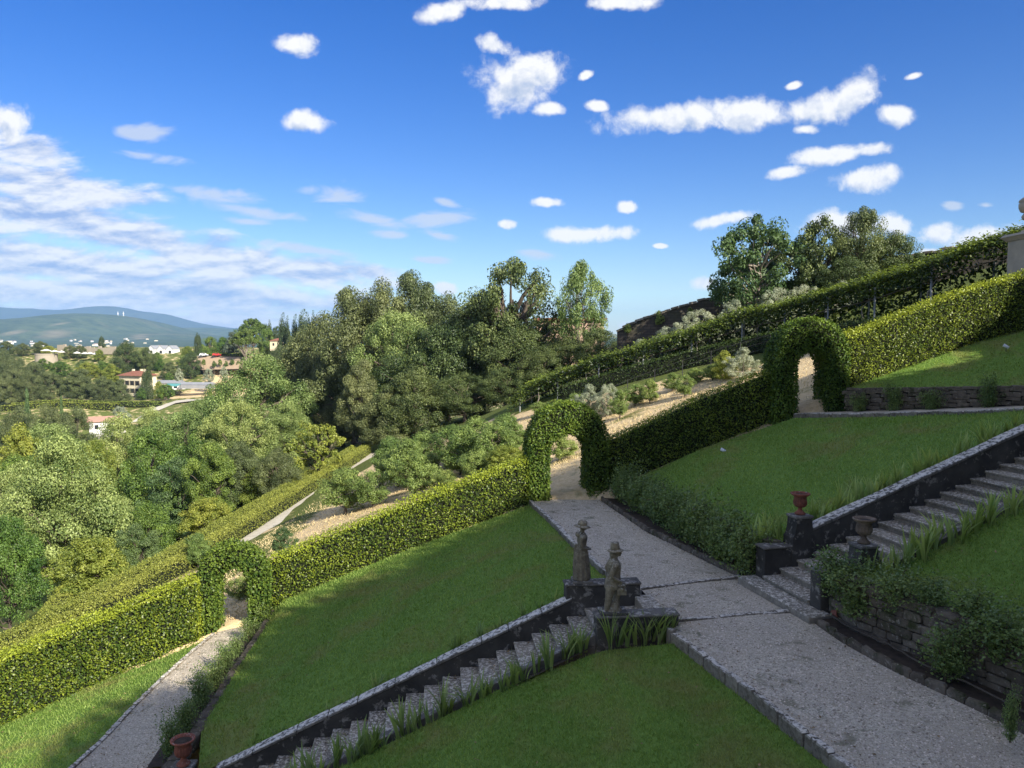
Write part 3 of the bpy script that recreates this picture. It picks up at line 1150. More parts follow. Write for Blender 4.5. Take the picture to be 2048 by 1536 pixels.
# lawn left of the lower path
lawn('left_lawn', 'sunlit left lawn beside the lower gravel path',
     [(-20, 4, -12.5), (-14, 4, -10.6), (-9.15, 4, -9.1)],
     [(-22, 20.2, -13.6), (-15, 22.2, -11.4), (-10.0, 24.5, -9.8)],
     [(-20, 4, -12.5), (-22, 20.2, -13.6)],
     offs(between(LL, 4, 24.5), -.12, -.06), 40, 60, 36, 700)

# upper path strip behind the lawn edge
UPK = [(10.8, 29.35, -2.95), (12.6, 27.1, -2.72), (14.9, 24.1, -2.32), (16.3, 21.6, -1.9), (18, 19, -1.6)]
S = np.stack([pl(UPK, 20), pl([(11.6, 30.2, -2.95), (13.6, 28.6, -2.72), (16.6, 26, -2.34), (19, 23.5, -1.95), (21, 21, -1.6)], 20)], 1)
tag(obj('upper_path', grid_mesh('upper_path', S, MAT['gravel'])), 'narrow gravel path in front of the upper stone wall', None, None, 'structure')

# ------------------------------------------------------------------ stones
def stone_meshes(mat, n, seed, jit=.07, bev=.10):
    res = []
    rnd = random.Random(seed)
    for i in range(n):
        bm = bmesh.new()
        bmesh.ops.create_cube(bm, size=1.0)
        for v in bm.verts:
            v.co += Vector((rnd.uniform(-jit, jit), rnd.uniform(-jit, jit), rnd.uniform(-jit, jit)))
        bmesh.ops.bevel(bm, geom=list(bm.edges), offset=bev, segments=1, affect='EDGES', clamp_overlap=True)
        me = bpy.data.meshes.new('stone')
        bm.to_mesh(me)
        bm.free()
        me.materials.append(mat)
        res.append(me)
    return res


KERBM = stone_meshes(MAT['kerb'], 6, 3, .05, .07)
RUBM = stone_meshes(MAT['rubble'], 8, 4, .07, .10)
COPM = stone_meshes(MAT['coping'], 4, 5, .02, .04)


def kerb(name, label, P, width, h, lo, hi, seed, y0=None, topz=.0, meshes=None, skip=None):
    rnd = random.Random(seed)
    P = np.array(P, float)
    d = np.concatenate([[0], np.cumsum(np.linalg.norm(np.diff(P, axis=0), axis=1))])
    root = None
    s = 0.0
    stones = []
    while s < d[-1] - .1:
        l = min(rnd.uniform(lo, hi), d[-1] - s)
        m = s + l / 2
        p = [float(np.interp(m, d, P[:, k])) for k in range(3)]
        a = [float(np.interp(max(m - .15, 0), d, P[:, k])) for k in range(3)]
        b = [float(np.interp(min(m + .15, d[-1]), d, P[:, k])) for k in range(3)]
        s += l
        if y0 is not None and p[1] < y0:
            continue
        stones.append((p, math.atan2(b[1] - a[1], b[0] - a[0]), math.asin((b[2] - a[2]) / max(1e-6, math.dist(a, b))), l))
    root = empty(name, stones[0][0], 0, label)
    root['kind'] = 'structure'
    base = Vector(stones[0][0])
    for p, rz, ry, l in stones:
        o = obj('kerb_stone', rnd.choice(meshes or KERBM), root)
        o.location = Vector(p) - base + Vector((0, 0, topz - h / 2 + rnd.uniform(-.012, .012)))
        o.rotation_euler = (rnd.uniform(-.03, .03), -ry + rnd.uniform(-.02, .02), rz + rnd.uniform(-.03, .03))
        o.scale = (l * .965, width * rnd.uniform(.88, 1.1), h)


kerb('kerb', 'stone kerb along the left edge of the gravel path, beside the front lawn', offs(between(PL, 7.5, 14.75), -.07), .125, .42, .38, .75, 1, None, .05)
kerb('kerb', 'low stone kerb along the far gravel path, beside the middle lawn', offs(between(PL, 17.25, 29.3), -.08), .15, .34, .3, .6, 2, None, .06)
kerb('kerb', 'upright stone edging below the near right stone wall', offs(between(PR, 7.5, 15.0), .06), .09, .40, .26, .42, 3, None, .13, meshes=RUBM)
kerb('kerb', 'upright stone edging below the rose wall along the far path', offs(between(PR, 18.2, 29.4), .06), .09, .40, .24, .4, 4, None, .15, meshes=RUBM)
kerb('kerb', 'thin stone kerb left of the lower gravel path', offs(between(LL, 10, 24.8), -.06), .12, .3, .3, .6, 5, None, .035)
kerb('kerb', 'stone kerb below the upper stone wall at the top of the lawn', UPK, .16, .34, .3, .6, 6, None, .05)
kerb('kerb', 'flat stone edging under the lawn right of the lower path', [(-7.3, 15, -9.12), (-7.4, 17.7, -9.2), (-7.8, 21, -9.36), (-8.05, 24, -9.46), (-8.35, 27, -9.46)], .30, .3, .5, .9, 7, None, .02, meshes=RUBM)
kerb('threshold', 'thin raised stone strip across the path at the far side of the landing', [(2.9, 17.12, -5.7), (5.5, 18.1, -5.72)], .10, .2, .8, 1.3, 8, None, .055)
kerb('threshold', 'thin raised stone strip across the path at the near side of the landing', [(3.2, 15.15, -5.7), (6.05, 15.75, -5.7)], .10, .2, .8, 1.3, 9, None, .055)

# soil beds
def bed(name, label, A, B, n=30):
    S = np.stack([pl(A, n), pl(B, n)], 1)
    tag(obj(name, grid_mesh(name, S, MAT['soil'])), label, None, None, 'structure')


WR = [(6.42, 15.2, -5.66), (6.6, 14.4, -5.66), (7.25, 13.1, -5.66), (7.95, 11.5, -5.66), (8.8, 9.3, -5.66), (10.2, 5.5, -5.66)]      # near right wall face
WL = [(5.98, 17.75, -5.68), (5.75, 19.5, -5.78), (5.44, 22, -5.92), (5.0, 25.5, -6.1), (4.5, 30, -6.35)]                                # rose wall face
bed('soil_bed', 'dark soil strip at the foot of the near right wall', offs(between(PR, 5.5, 15.2), .05, .07), [(10.3, 5.5, -5.62), (8.9, 9.3, -5.62), (8.05, 11.5, -5.62), (7.35, 13.1, -5.62), (6.7, 14.4, -5.62), (6.5, 15.2, -5.62)])
bed('soil_bed', 'dark soil strip at the foot of the rose wall', offs(between(PR, 18.1, 30), .05, .08), [(p[0] + .08, p[1], p[2] + .06) for p in WL])
bed('soil_bed', 'dark soil strip under the irises by the lower stairs', [tuple(lowp(s, 1.5, dz=-.14)) for s in (8.3, 4, .2)], [tuple(lowp(s, 1.9, dz=-.0)) for s in (8.3, 4, .2)])
bed('soil_bed', 'earth strip right of the lower gravel path', [(p[0] - .02, p[1], p[2] + .006) for p in LR[2:]], [(p[0] + .75, p[1], p[2] + .08) for p in LR[2:]])


# ------------------------------------------------------------------ rubble walls
def rubble_wall(name, label, base, hgt, seed, course=.13, lo=.2, hi=.42, thick=.4, side=1, lean=0.0, back=.36):
    """a core with separate stones on the face; face on the left of the direction when side=1"""
    rnd = random.Random(seed)
    P = np.array(base, float)
    d = np.concatenate([[0], np.cumsum(np.linalg.norm(np.diff(P, axis=0), axis=1))])
    Lg = d[-1]
    root = empty(name, tuple(P[0]), 0, label, 'wall')
    b0 = Vector(P[0])
    n = max(6, int(Lg / .8))
    Q = pl(base, n)
    D = np.gradient(Q[:, :2], axis=0)
    D /= np.linalg.norm(D, axis=1, keepdims=True)
    nrm = np.stack([-D[:, 1], D[:, 0]], 1) * side
    H = np.array([hgt(i / (n - 1)) for i in range(n)])
    front = Q.copy()
    front[:, :2] -= nrm * .05
    rear = Q.copy()
    rear[:, :2] -= nrm * (.05 + back)
    V = np.concatenate([front - [0, 0, .5], front * [1, 1, 0] + np.stack([0 * H, 0 * H, H - .04], 1), rear * [1, 1, 0] + np.stack([0 * H, 0 * H, H - .04], 1), rear - [0, 0, .8]]) - np.array(b0)
    i = np.arange(n - 1)
    Fq = np.concatenate([np.stack([i + k * n, i + 1 + k * n, i + 1 + (k + 1) * n, i + (k + 1) * n], 1) for k in range(3)])
    ends = np.array([[0, n, 2 * n, 3 * n], [n - 1, 2 * n - 1, 3 * n - 1, 4 * n - 1]])
    obj('wall_core', mesh_np('wall_core', V, [Fq, ends], MAT['mortar']), root)
    hmax = max(H - Q[:, 2])
    row = 0
    cnt = 0
    z0 = 0.0
    while z0 < hmax - .03:
        ch = course * rnd.uniform(.8, 1.25)
        s = rnd.uniform(-.15, 0)
        while s < Lg:
            l = rnd.uniform(lo, hi)
            m = s + l / 2
            s += l
            if m < 0 or m > Lg:
                continue
            t = m / Lg
            p = [float(np.interp(m, d, P[:, k])) for k in range(3)]
            room = hgt(t) - p[2] - z0
            if room < .05:
                continue
            hh = min(ch, room)
            a = [float(np.interp(max(m - .1, 0), d, P[:, k])) for k in range(2)]
            b = [float(np.interp(min(m + .1, Lg), d, P[:, k])) for k in range(2)]
            rz = math.atan2(b[1] - a[1], b[0] - a[0])
            nx, ny = -math.sin(rz) * side, math.cos(rz) * side
            pr = rnd.uniform(-.03, .03)
            o = obj('stone', rnd.choice(RUBM), root)
            dep = .16
            o.location = (p[0] + nx * (pr - .06) - b0.x, p[1] + ny * (pr - .06) - b0.y, p[2] + z0 + hh / 2 - b0.z)
            o.rotation_euler = (rnd.uniform(-.03, .03), rnd.uniform(-.05, .05), rz + rnd.uniform(-.04, .04))
            o.scale = (l * .95, dep, hh * .93)
            cnt += 1
        z0 += ch
    # flat cap stones
    s = 0
    while s < Lg:
        l = rnd.uniform(.35, .6)
        m = min(s + l / 2, Lg)
        s += l
        p = [float(np.interp(m, d, P[:, k])) for k in range(3)]
        a = [float(np.interp(max(m - .1, 0), d, P[:, k])) for k in range(2)]
        b = [float(np.interp(min(m + .1, Lg), d, P[:, k])) for k in range(2)]
        rz = math.atan2(b[1] - a[1], b[0] - a[0])
        nx, ny = -math.sin(rz) * side, math.cos(rz) * side
        o = obj('cap_stone', rnd.choice(RUBM), root)
        o.location = (p[0] - nx * .17 - b0.x, p[1] - ny * .17 - b0.y, hgt(m / Lg) - b0.z)
        o.rotation_euler = (rnd.uniform(-.04, .04), rnd.uniform(-.04, .04), rz)
        o.scale = (l * .95, .42, .09)
    return root


rubble_wall('stone_wall', 'mossy rubble stone wall right of the near gravel path, below the right lawn', [p for p in WR if p[1] > 5.4], lambda t: -4.70, 21, .15, .22, .46, side=-1)
rubble_wall('stone_wall', 'low stone wall behind the rose bushes along the far path', WL, lambda t: -4.78 - .85 * t, 22, .15, .22, .46, side=1)
rubble_wall('stone_wall', 'brown stone wall at the top of the upper lawn, right of the upper arch', [(12.75, 29.3, -2.95), (14.4, 27.8, -2.75), (17.2, 25.6, -2.4), (20, 23, -2.0)], lambda t: -1.98 + .55 * t, 23, .15, .3, .6, side=-1)


# ------------------------------------------------------------------ stairs
def flight(name, label, fp, s_dir, n, tread, rise, width, up, first=None):
    root = empty(name, tuple(fp(0, 0)), 0, label, 'staircase')
    b0 = fp(0, 0)
    for k in range(n):
        m = MB()
        s0, s1 = k * tread, (k + 1) * tread + .06
        zt = fp(0, 0).z + (k * rise if up else -k * rise) + random.uniform(-.012, .008)
        skew = random.uniform(-.012, .012)
        # nosing projects slightly over the riser
        def pt(s, o, z):
            p = fp(s, o)
            return (p.x - b0.x, p.y - b0.y, z - b0.z)
        if up:
            a, b = s0 - .03, s1
        else:
            a, b = s0 - tread - .06, s0 + .03
        body = [pt(a + (.035 if up else 0), 0, zt - .6), pt(b - (0 if up else .035), 0, zt - .6), pt(b - (0 if up else .035), width, zt - .6), pt(a + (.035 if up else 0), width, zt - .6)]
        mid = [pt(a + (.035 if up else 0), 0, zt - .062), pt(b - (0 if up else .035), 0, zt - .062), pt(b - (0 if up else .035), width, zt - .062), pt(a + (.035 if up else 0), width, zt - .062)]
        m.hexa(body, mid)
        lowr = [pt(a, 0, zt - .06), pt(b, 0, zt - .06), pt(b, width, zt - .06), pt(a, width, zt - .06)]
        topr = [pt(a + .004 + skew, .0, zt), pt(b - .004 + skew, .0, zt + .004), pt(b - .004 - skew, width, zt - .006), pt(a + .004 - skew, width, zt - .004)]
        m.hexa(lowr, topr)
        m.build('step', MAT['step'], root, bevel=.012)
    return root


low = flight('staircase', 'lower flight of worn stone steps going down to the bottom left', lowp, -1, LN, LT, LRZ, 1.30, False)
upf = flight('staircase', 'upper flight of worn stone steps climbing to the right edge', upp, 1, UN, UT, URZ, 1.70, True)


def slab(root, name, pts_b, pts_t, mat, bevel=.015):
    b0 = Vector(root.location)
    m = MB()
    m.hexa([Vector(p) - b0 for p in pts_b], [Vector(p) - b0 for p in pts_t])
    return m.build(name, mat, root, bevel=bevel)


# wide top tread of the lower flight and the edge of the landing
slab(low, 'step', [lowp(-1.12, 0, -6.6), lowp(-.33, 0, -6.6), lowp(-.33, 1.3, -6.6), lowp(-1.12, 1.3, -6.6)][::-1], [lowp(-1.12, 0, -5.868), lowp(-.33, 0, -5.868), lowp(-.33, 1.3, -5.868), lowp(-1.12, 1.3, -5.868)][::-1], MAT['step'])
slab(low, 'step', [lowp(-1.5, -.1, -6.6), lowp(-1.10, -.1, -6.6), lowp(-1.10, 1.4, -6.6), lowp(-1.5, 1.4, -6.6)][::-1], [lowp(-1.5, -.1, -5.665), lowp(-1.10, -.1, -5.665), lowp(-1.10, 1.4, -5.665), lowp(-1.5, 1.4, -5.665)][::-1], MAT['step'])
# bottom long step of the upper flight and a second one between the blocks
def ustep(s0, s1, o0, o1, z):
    slab(upf, 'step', [upp(s0, o0, z - .5), upp(s0, o1, z - .5), upp(s1, o1, z - .5), upp(s1, o0, z - .5)], [upp(s0, o0, z), upp(s0, o1, z), upp(s1, o1, z), upp(s1, o0, z)], MAT['step'], .02)


ustep(-.42, .12, -.42, 2.32, -5.555)
# low rendered parapet on the far side of the lower flight, sloping
def sloped(root, name, fp, s0, s1, o0, o1, up_dz, dn_dz, mat, bevel=.012):
    b = [fp(s0, o0, dz=dn_dz), fp(s0, o1, dz=dn_dz), fp(s1, o1, dz=dn_dz), fp(s1, o0, dz=dn_dz)]
    t = [fp(s0, o0, dz=up_dz), fp(s0, o1, dz=up_dz), fp(s1, o1, dz=up_dz), fp(s1, o0, dz=up_dz)]
    return slab(root, name, b, t, mat, bevel)


sloped(low, 'parapet', lowp, .30, 7.9, -.25, -.004, .30, -1.0, MAT['wall_plaster'])
s = .30
rr = random.Random(4)
while s < 7.9:
    l = rr.uniform(.55, 1.0)
    e = min(s + l, 7.9)
    sloped(low, 'coping_stone', lowp, s + .006, e - .006, -.275, .025, .375 + rr.uniform(-.008, .008), .303, MAT['coping'], .015)
    s = e
sloped(low, 'side_kerb', lowp, -.1, 8.0, 1.303, 1.53, .045, -.9, MAT['block'])
sloped(upf, 'parapet', upp, 1.0, 9.6, -.28, -.004, .50, -1.0, MAT['wall_plaster'])
s = 1.0
while s < 9.6:
    l = rr.uniform(.6, 1.1)
    e = min(s + l, 9.6)
    sloped(upf, 'coping_stone', upp, s + .006, e - .006, -.305, .025, .585 + rr.uniform(-.008, .008), .503, MAT['coping'], .015)
    s = e
sloped(upf, 'side_kerb', upp, .9, 9.6, 1.703, 1.93, .05, -.9, MAT['block'])


# ------------------------------------------------------------------ blocks at the stair ends
def block(name, label, fp, s0, s1, o0, o1, zb, zt, cap=True):
    c = fp((s0 + s1) / 2, (o0 + o1) / 2, zb)
    root = empty(name, tuple(c), 0, label, 'pedestal')
    slab(root, 'body', [fp(s0, o0, zb), fp(s0, o1, zb), fp(s1, o1, zb), fp(s1, o0, zb)], [fp(s0, o0, zt - .06), fp(s0, o1, zt - .06), fp(s1, o1, zt - .06), fp(s1, o0, zt - .06)], MAT['wall_plaster'], .015)
    e = .025
    sa, sb_ = (s0 - e, s1 + e) if s1 > s0 else (s0 + e, s1 - e)
    slab(root, 'cap_slab', [fp(sa, o0 - e, zt - .058), fp(sa, o1 + e, zt - .058), fp(sb_, o1 + e, zt - .058), fp(sb_, o0 - e, zt - .058)], [fp(sa, o0 - e, zt), fp(sa, o1 + e, zt), fp(sb_, o1 + e, zt), fp(sb_, o0 - e, zt)], MAT['block'], .02)
    return root


block('statue_block', 'low rendered block carrying the woman statue, at the head of the lower stairs', lowp, -1.22, .42, -.36, -.006, -7.0, -5.35)
block('statue_block', 'low rendered block carrying the man statue, beside the irises', lowp, -1.55, .10, 1.31, 1.66, -7.0, -5.46)
block('stair_pillar', 'squat rendered pillar left of the bottom of the upper stairs', upp, .02, .78, -.38, -.006, -6.0, -4.80)
block('stair_pillar', 'squat rendered pillar right of the bottom of the upper stairs', upp, .02, .80, 1.706, 2.06, -6.0, -4.74)


def scroll_pedestal(name, label, fp, s, o, zb, zsh, zt, w=.60, wt=.40):
    """pedestal whose shoulders curve in toward a narrower top"""
    c = fp(s, o, zb)
    d1 = fp(1, 0) - fp(0, 0)
    rz = math.atan2(d1.y, d1.x)
    root = empty(name, tuple(c), rz, label, 'pedestal')
    prof = [(w / 2, 0), (w / 2, zsh - zb), (w / 2 - .03, zsh - zb + .03)]
    for k in range(1, 7):
        t = k / 6
        prof.append((wt / 2 + (w / 2 - .03 - wt / 2) * (1 - math.sin(t * math.pi / 2)), zsh - zb + .03 + (zt - zsh - .10) * (t ** 1.4)))
    m = MB()
    b = 0
    dep = .38
    for (hw, z) in prof:
        m.V += [(-hw, -dep / 2, z), (hw, -dep / 2, z), (hw, dep / 2, z), (-hw, dep / 2, z)]
    for i in range(len(prof) - 1):
        for k in range(4):
            k2 = (k + 1) % 4
            m.F.append((i * 4 + k, i * 4 + k2, i * 4 + 4 + k2, i * 4 + 4 + k))
    m.F.append((3, 2, 1, 0))
    q = (len(prof) - 1) * 4
    m.F.append((q, q + 1, q + 2, q + 3))
    m.build('body', MAT['wall_plaster'], root)
    m = MB()
    m.box((0, 0, zt - zb - .035), (wt + .06, dep + .05, .066))
    m.build('cap_slab', MAT['block'], root, bevel=.015)
    return root


scroll_pedestal('urn_pedestal', 'scroll shouldered pedestal under the red urn, left of the upper stairs', upp, 1.02, -.16, -5.6, -4.62, -4.12)
scroll_pedestal('urn_pedestal', 'dark pedestal half hidden by irises, under the brown urn', upp, 1.15, 1.88, -5.6, -4.62, -4.28)
scroll_pedestal('urn_pedestal', 'pedestal under the urn at the bottom edge of the picture', lowp, 8.56, -.14, -9.8, -9.35, -9.0)


def urn(name, label, loc, sc, mat):
    root = empty(name, loc, 0, label, 'urn')
    m = MB()
    m.lathe([(.10 * sc, 0), (.115 * sc, .015 * sc), (.115 * sc, .035 * sc), (.085 * sc, .055 * sc), (.05 * sc, .10 * sc), (.04 * sc, .135 * sc), (.05 * sc, .15 * sc)], 24)
    m.build('foot', mat, root, smooth=True)
    m = MB()
    flute = lambda i, t: 1 + (.045 * math.cos(16 * t) if 0 < i < 5 else 0)
    m.lathe([(.045 * sc, .148 * sc), (.105 * sc, .175 * sc), (.135 * sc, .22 * sc), (.14 * sc, .27 * sc), (.128 * sc, .33 * sc), (.125 * sc, .37 * sc), (.145 * sc, .40 * sc)], 64, mod=flute)
    m.build('bowl', mat, root, smooth=True)
    m = MB()
    m.lathe([(.14 * sc, .398 * sc), (.185 * sc, .425 * sc), (.205 * sc, .445 * sc), (.205 * sc, .465 * sc), (.185 * sc, .472 * sc), (.15 * sc, .44 * sc), (.14 * sc, .41 * sc)], 32, close=False)
    m.build('rim', mat, root, smooth=True)
    m = MB()
    m.lathe([(.15 * sc, .425 * sc), (.08 * sc, .437 * sc), (.01, .44 * sc)], 16)
    m.build('soil', MAT['soil'], root)
    return root


p = upp(1.02, -.16, -4.12)
urn('urn', 'red terracotta urn on the scroll pedestal left of the upper stairs', tuple(p), 1.08, MAT['terracotta'])
p = upp(1.15, 1.88, -4.28)
urn('urn', 'weathered brown urn among the irises on the right of the stairs', tuple(p), 1.14, MAT['urnstone'])
p = lowp(8.56, -.14, -9.0)
urn('urn', 'terracotta urn at the bottom edge beside the lower path', tuple(p), 1.22, MAT['terracotta'])


# ------------------------------------------------------------------ statues
def statue_woman(loc, rz):
    root = empty('woman_statue', loc, rz, 'stone statue of a woman in a bonnet and long dress', 'statue')
    m = MB()
    m.loft([(0, 0, .06, .155, .165), (0, 0, .10, .160, .17), (-.01, 0, .40, .15, .16), (-.015, 0, .62, .13, .145), (-.012, 0, .76, .10, .12), (0, 0, .83, .078, .10), (.005, 0, .92, .088, .112),
            (.01, 0, 1.0, .092, .13), (.0, 0, 1.07, .07, .125), (0, 0, 1.10, .045, .06), (.005, 0, 1.16, .036, .038)], 48, lambda i, t: 1 + (.05 * math.cos(11 * t) if i < 4 else 0))
    m.ball((.02, 0, 1.215), (.066, .058, .085))
    m.ball((.082, 0, 1.205), (.018, .013, .022))
    m.ball((.068, 0, 1.165), (.022, .02, .016))
    m.ball((.0, .06, 1.21), (.015, .01, .022))
    m.ball((.0, -.06, 1.21), (.015, .01, .022))
    m.ball((.064, .024, 1.228), (.014, .012, .008))
    m.ball((.064, -.024, 1.228), (.014, .012, .008))
    for sg in (-1, 1):
        m.ball((-.005, sg * .135, 1.01), (.068, .058, .07))
        m.tube([(-.01, sg * .15, 1.0), (-.03, sg * .165, .86), (-.02, sg * .16, .80)], [.05, .04, .037], 10)
        m.tube([(-.02, sg * .16, .80), (.06, sg * .12, .75), (.125, sg * .045, .735)], [.037, .03, .022], 10)
        m.ball((.14, sg * .03, .73), (.028, .026, .016))
        for f in range(4):
            m.tube([(.15, sg * (.045 - f * .014), .735 - f * .006), (.172, sg * (.03 - f * .014), .725 - f * .008)], [.008, .006], 6)
        m.tube([(.135, sg * .05, .742), (.152, sg * .035, .752)], [.009, .007], 6)
    m.tube([(-.09, 0, .84), (-.12, 0, .70), (-.13, 0, .5)], [.03, .035, .02], 8)
    m.ball((-.075, 0, 1.05), (.05, .07, .06))
    obj('body', fuse(m, 'body', MAT['statue'], .0085, 2), root)
    m = MB()
    m.lathe([(.085, 0), (.088, .05), (.078, .085), (.05, .11), (.01, .12)], 24)
    m.add([], [])
    n0 = len(m.V)
    m.lathe([(.08, -.005), (.15, -.035), (.158, -.03), (.082, .012)], 24)
    h = m.build('bonnet', MAT['statue'], root, smooth=True)
    h.location = (.005, 0, 1.255)
    h.rotation_euler = (0, R(8), 0)
    m = MB()
    m.box((0, 0, .03), (.36, .34, .06))
    m.build('plinth', MAT['block'], root, bevel=.01)
    return root


def statue_man(loc, rz):
    root = empty('man_statue', loc, rz, 'stone statue of a man in a tall hat, a bag at his hip', 'statue')
    m = MB()
    # coat
    m.loft([(-.02, 0, .50, .125, .135), (-.02, 0, .56, .13, .14), (-.015, 0, .68, .115, .13), (0, 0, .80, .095, .115), (.0, 0, .92, .105, .135), (-.005, 0, 1.0, .10, .15), (-.01, 0, 1.06, .075, .13), (0, 0, 1.10, .05, .065),
            (.01, 0, 1.16, .042, .042)], 40, lambda i, t: 1 + (.05 * math.cos(9 * t) if i < 2 else 0))
    m.ball((.03, 0, 1.205), (.072, .062, .085))
    m.ball((.10, 0, 1.195), (.02, .014, .022))
    m.ball((.08, 0, 1.155), (.028, .024, .02))
    m.ball((.074, .024, 1.218), (.013, .012, .008))
    m.ball((.074, -.024, 1.218), (.013, .012, .008))
    m.ball((-.025, 0, 1.17), (.05, .065, .09))       # long hair
    for sg in (-1, 1):
        m.ball((-.005, sg * .15, 1.01), (.055, .05, .06))
        m.tube([(-.01, sg * .165, 1.0), (-.07, sg * .19, .86), (-.075, sg * .19, .80)], [.05, .042, .04], 10)
        m.tube([(-.075, sg * .19, .80), (.0, sg * .165, .72), (.065, sg * .13, .67)], [.04, .033, .026], 10)
        m.ball((.08, sg * .125, .655), (.03, .022, .03))
        for f in range(4):
            m.tube([(.09 - f * .008, sg * (.13 + .004 * f), .645 - f * .004), (.098 - f * .010, sg * .12, .612 - f * .002)], [.009, .006], 6)
        m.tube([(.095, sg * .115, .665), (.112, sg * .11, .645)], [.009, .007], 6)
    # legs: far leg forward and bent, near leg straight back
    m.tube([(-.02, .065, .58), (.05, .07, .40), (.035, .07, .34)], [.085, .062, .056], 12)
    m.tube([(.035, .07, .34), (.0, .07, .20), (-.03, .07, .09)], [.056, .05, .034], 12)
    m.ball((.02, .07, .075), (.075, .034, .028))
    m.tube([(-.05, -.065, .58), (-.085, -.07, .38), (-.09, -.07, .33)], [.085, .065, .056], 12)
    m.tube([(-.09, -.07, .33), (-.11, -.07, .20), (-.125, -.07, .09)], [.056, .052, .036], 12)
    m.ball((-.08, -.07, .075), (.075, .034, .028))
    # bag and its rolled flap
    m.ball((.10, -.02, .50), (.085, .12, .075))
    m.box((.10, -.02, .44), (.15, .2, .10))
    m.ball((.09, -.02, .58), (.10, .13, .03))
    # rock behind the legs
    m.loft([(-.02, .0, .05, .15, .13), (.0, 0, .14, .09, .1), (.04, .0, .30, .05, .07), (.07, 0, .42, .05, .07)], 16)
    obj('body', fuse(m, 'body', MAT['statue'], .0085, 2), root)
    m = MB()
    m.lathe([(.078, 0), (.072, .06), (.064, .13), (.06, .15), (.01, .155)], 24)
    m.lathe([(.07, -.004), (.122, -.02), (.126, -.008), (.074, .016)], 24)
    h = m.build('hat', MAT['statue'], root, smooth=True)
    h.location = (.015, 0, 1.265)
    h.rotation_euler = (0, R(-4), 0)
    m = MB()
    m.box((-.02, 0, .03), (.42, .32, .06))
    m.build('plinth', MAT['block'], root, bevel=.01)
    return root


p = lowp(0.05, -.18, -5.35)
statue_woman(tuple(p), R(4)).scale = (1.2, 1.15, 1.0)
p = lowp(-.28, 1.47, -5.46)
statue_man(tuple(p), R(4)).scale = (1.3, 1.2, 1.0)


# ------------------------------------------------------------------ lawn spotlights and small things
def spot(label, loc, rz, tilt):
    root = empty('lawn_spotlight', loc, rz, label, 'spotlight', )
    m = MB()
    m.tube([(0, 0, -.02), (0, 0, .12)], .014, 8)
    m.build('stake', MAT['darkmetal'], root)
    m = MB()
    m.lathe([(.04, -.10), (.055, -.09), (.06, .06), (.068, .10), (.06, .10), (.05, .08), (.005, .075)], 16)
    h = m.build('lamp_head', MAT['whitelamp'], root, smooth=True)
    h.location = (0, 0, .17)
    h.rotation_euler = (0, R(tilt), 0)
    return root


p = at(800, 1160, Y=26.2)
spot('white lawn spotlight on the middle lawn near the lit hedge', (p.x, p.y, p.z), 2.0, 35)
p = at(1447, 910, Y=28.2)
spot('white lawn spotlight on the upper lawn below the dark hedge', (p.x, p.y, p.z), 2.4, 70)
p = at(2012, 702, Y=29.0)
spot('grey lawn spotlight on the sunlit top lawn', (p.x, p.y, p.z), 2.4, 60)


def hose(name, label, pts, r=.018):
    m = MB()
    P = pl(pts, len(pts) * 5)
    for i in range(1, len(P) - 1):
        P[i] += rng.normal(0, .012, 3)
    m.tube([tuple(q) for q in P], r, 6)
    tag(m.build(name, MAT['hose'], smooth=True), label, 'hose')


hose('garden_hose', 'brown irrigation hose along the bed below the near right wall', [(6.35, 15.0, -5.52), (6.55, 14.3, -5.55), (6.8, 13.5, -5.5), (7.0, 12.6, -5.52), (7.3, 11.9, -5.5), (7.6, 11.0, -5.52), (8.3, 9.0, -5.5)])
hose('garden_hose', 'thin brown hose looping through the bed below the rose wall', [(5.75, 18.6, -5.58), (5.45, 20, -5.62), (5.2, 21.5, -5.64), (4.85, 23.5, -5.76), (4.45, 26, -5.9), (4.1, 28.5, -6.05)], .015)


def pot(label, loc, rot):
    root = empty('flower_pot', loc, 0, label, 'flower pot')
    m = MB()
    m.lathe([(.05, 0), (.07, .12), (.08, .12), (.08, .15), (.068, .15), (.06, .1), (.005, .09)], 18)
    o = m.build('pot_body', MAT['terracotta'], root, smooth=True)
    o.rotation_euler = rot
    return root


p = at(1480, 1146, z=-5.6)
pot('small terracotta pot by the left pillar foot of the upper stairs', (5.62, 18.2, -5.56), (0, 0, 0))
pot('fallen terracotta pot at the right end of the long bottom step', (6.42, 15.12, -5.50), (R(80), 0, R(30)))


# ------------------------------------------------------------------ irises
MAT['iris_bright'] = leaf_mat('bright_iris_leaf', (.17, .25, .06), (.46, .55, .17), .3, .45, var=.1)  # brighter leaf colour for the upper clumps


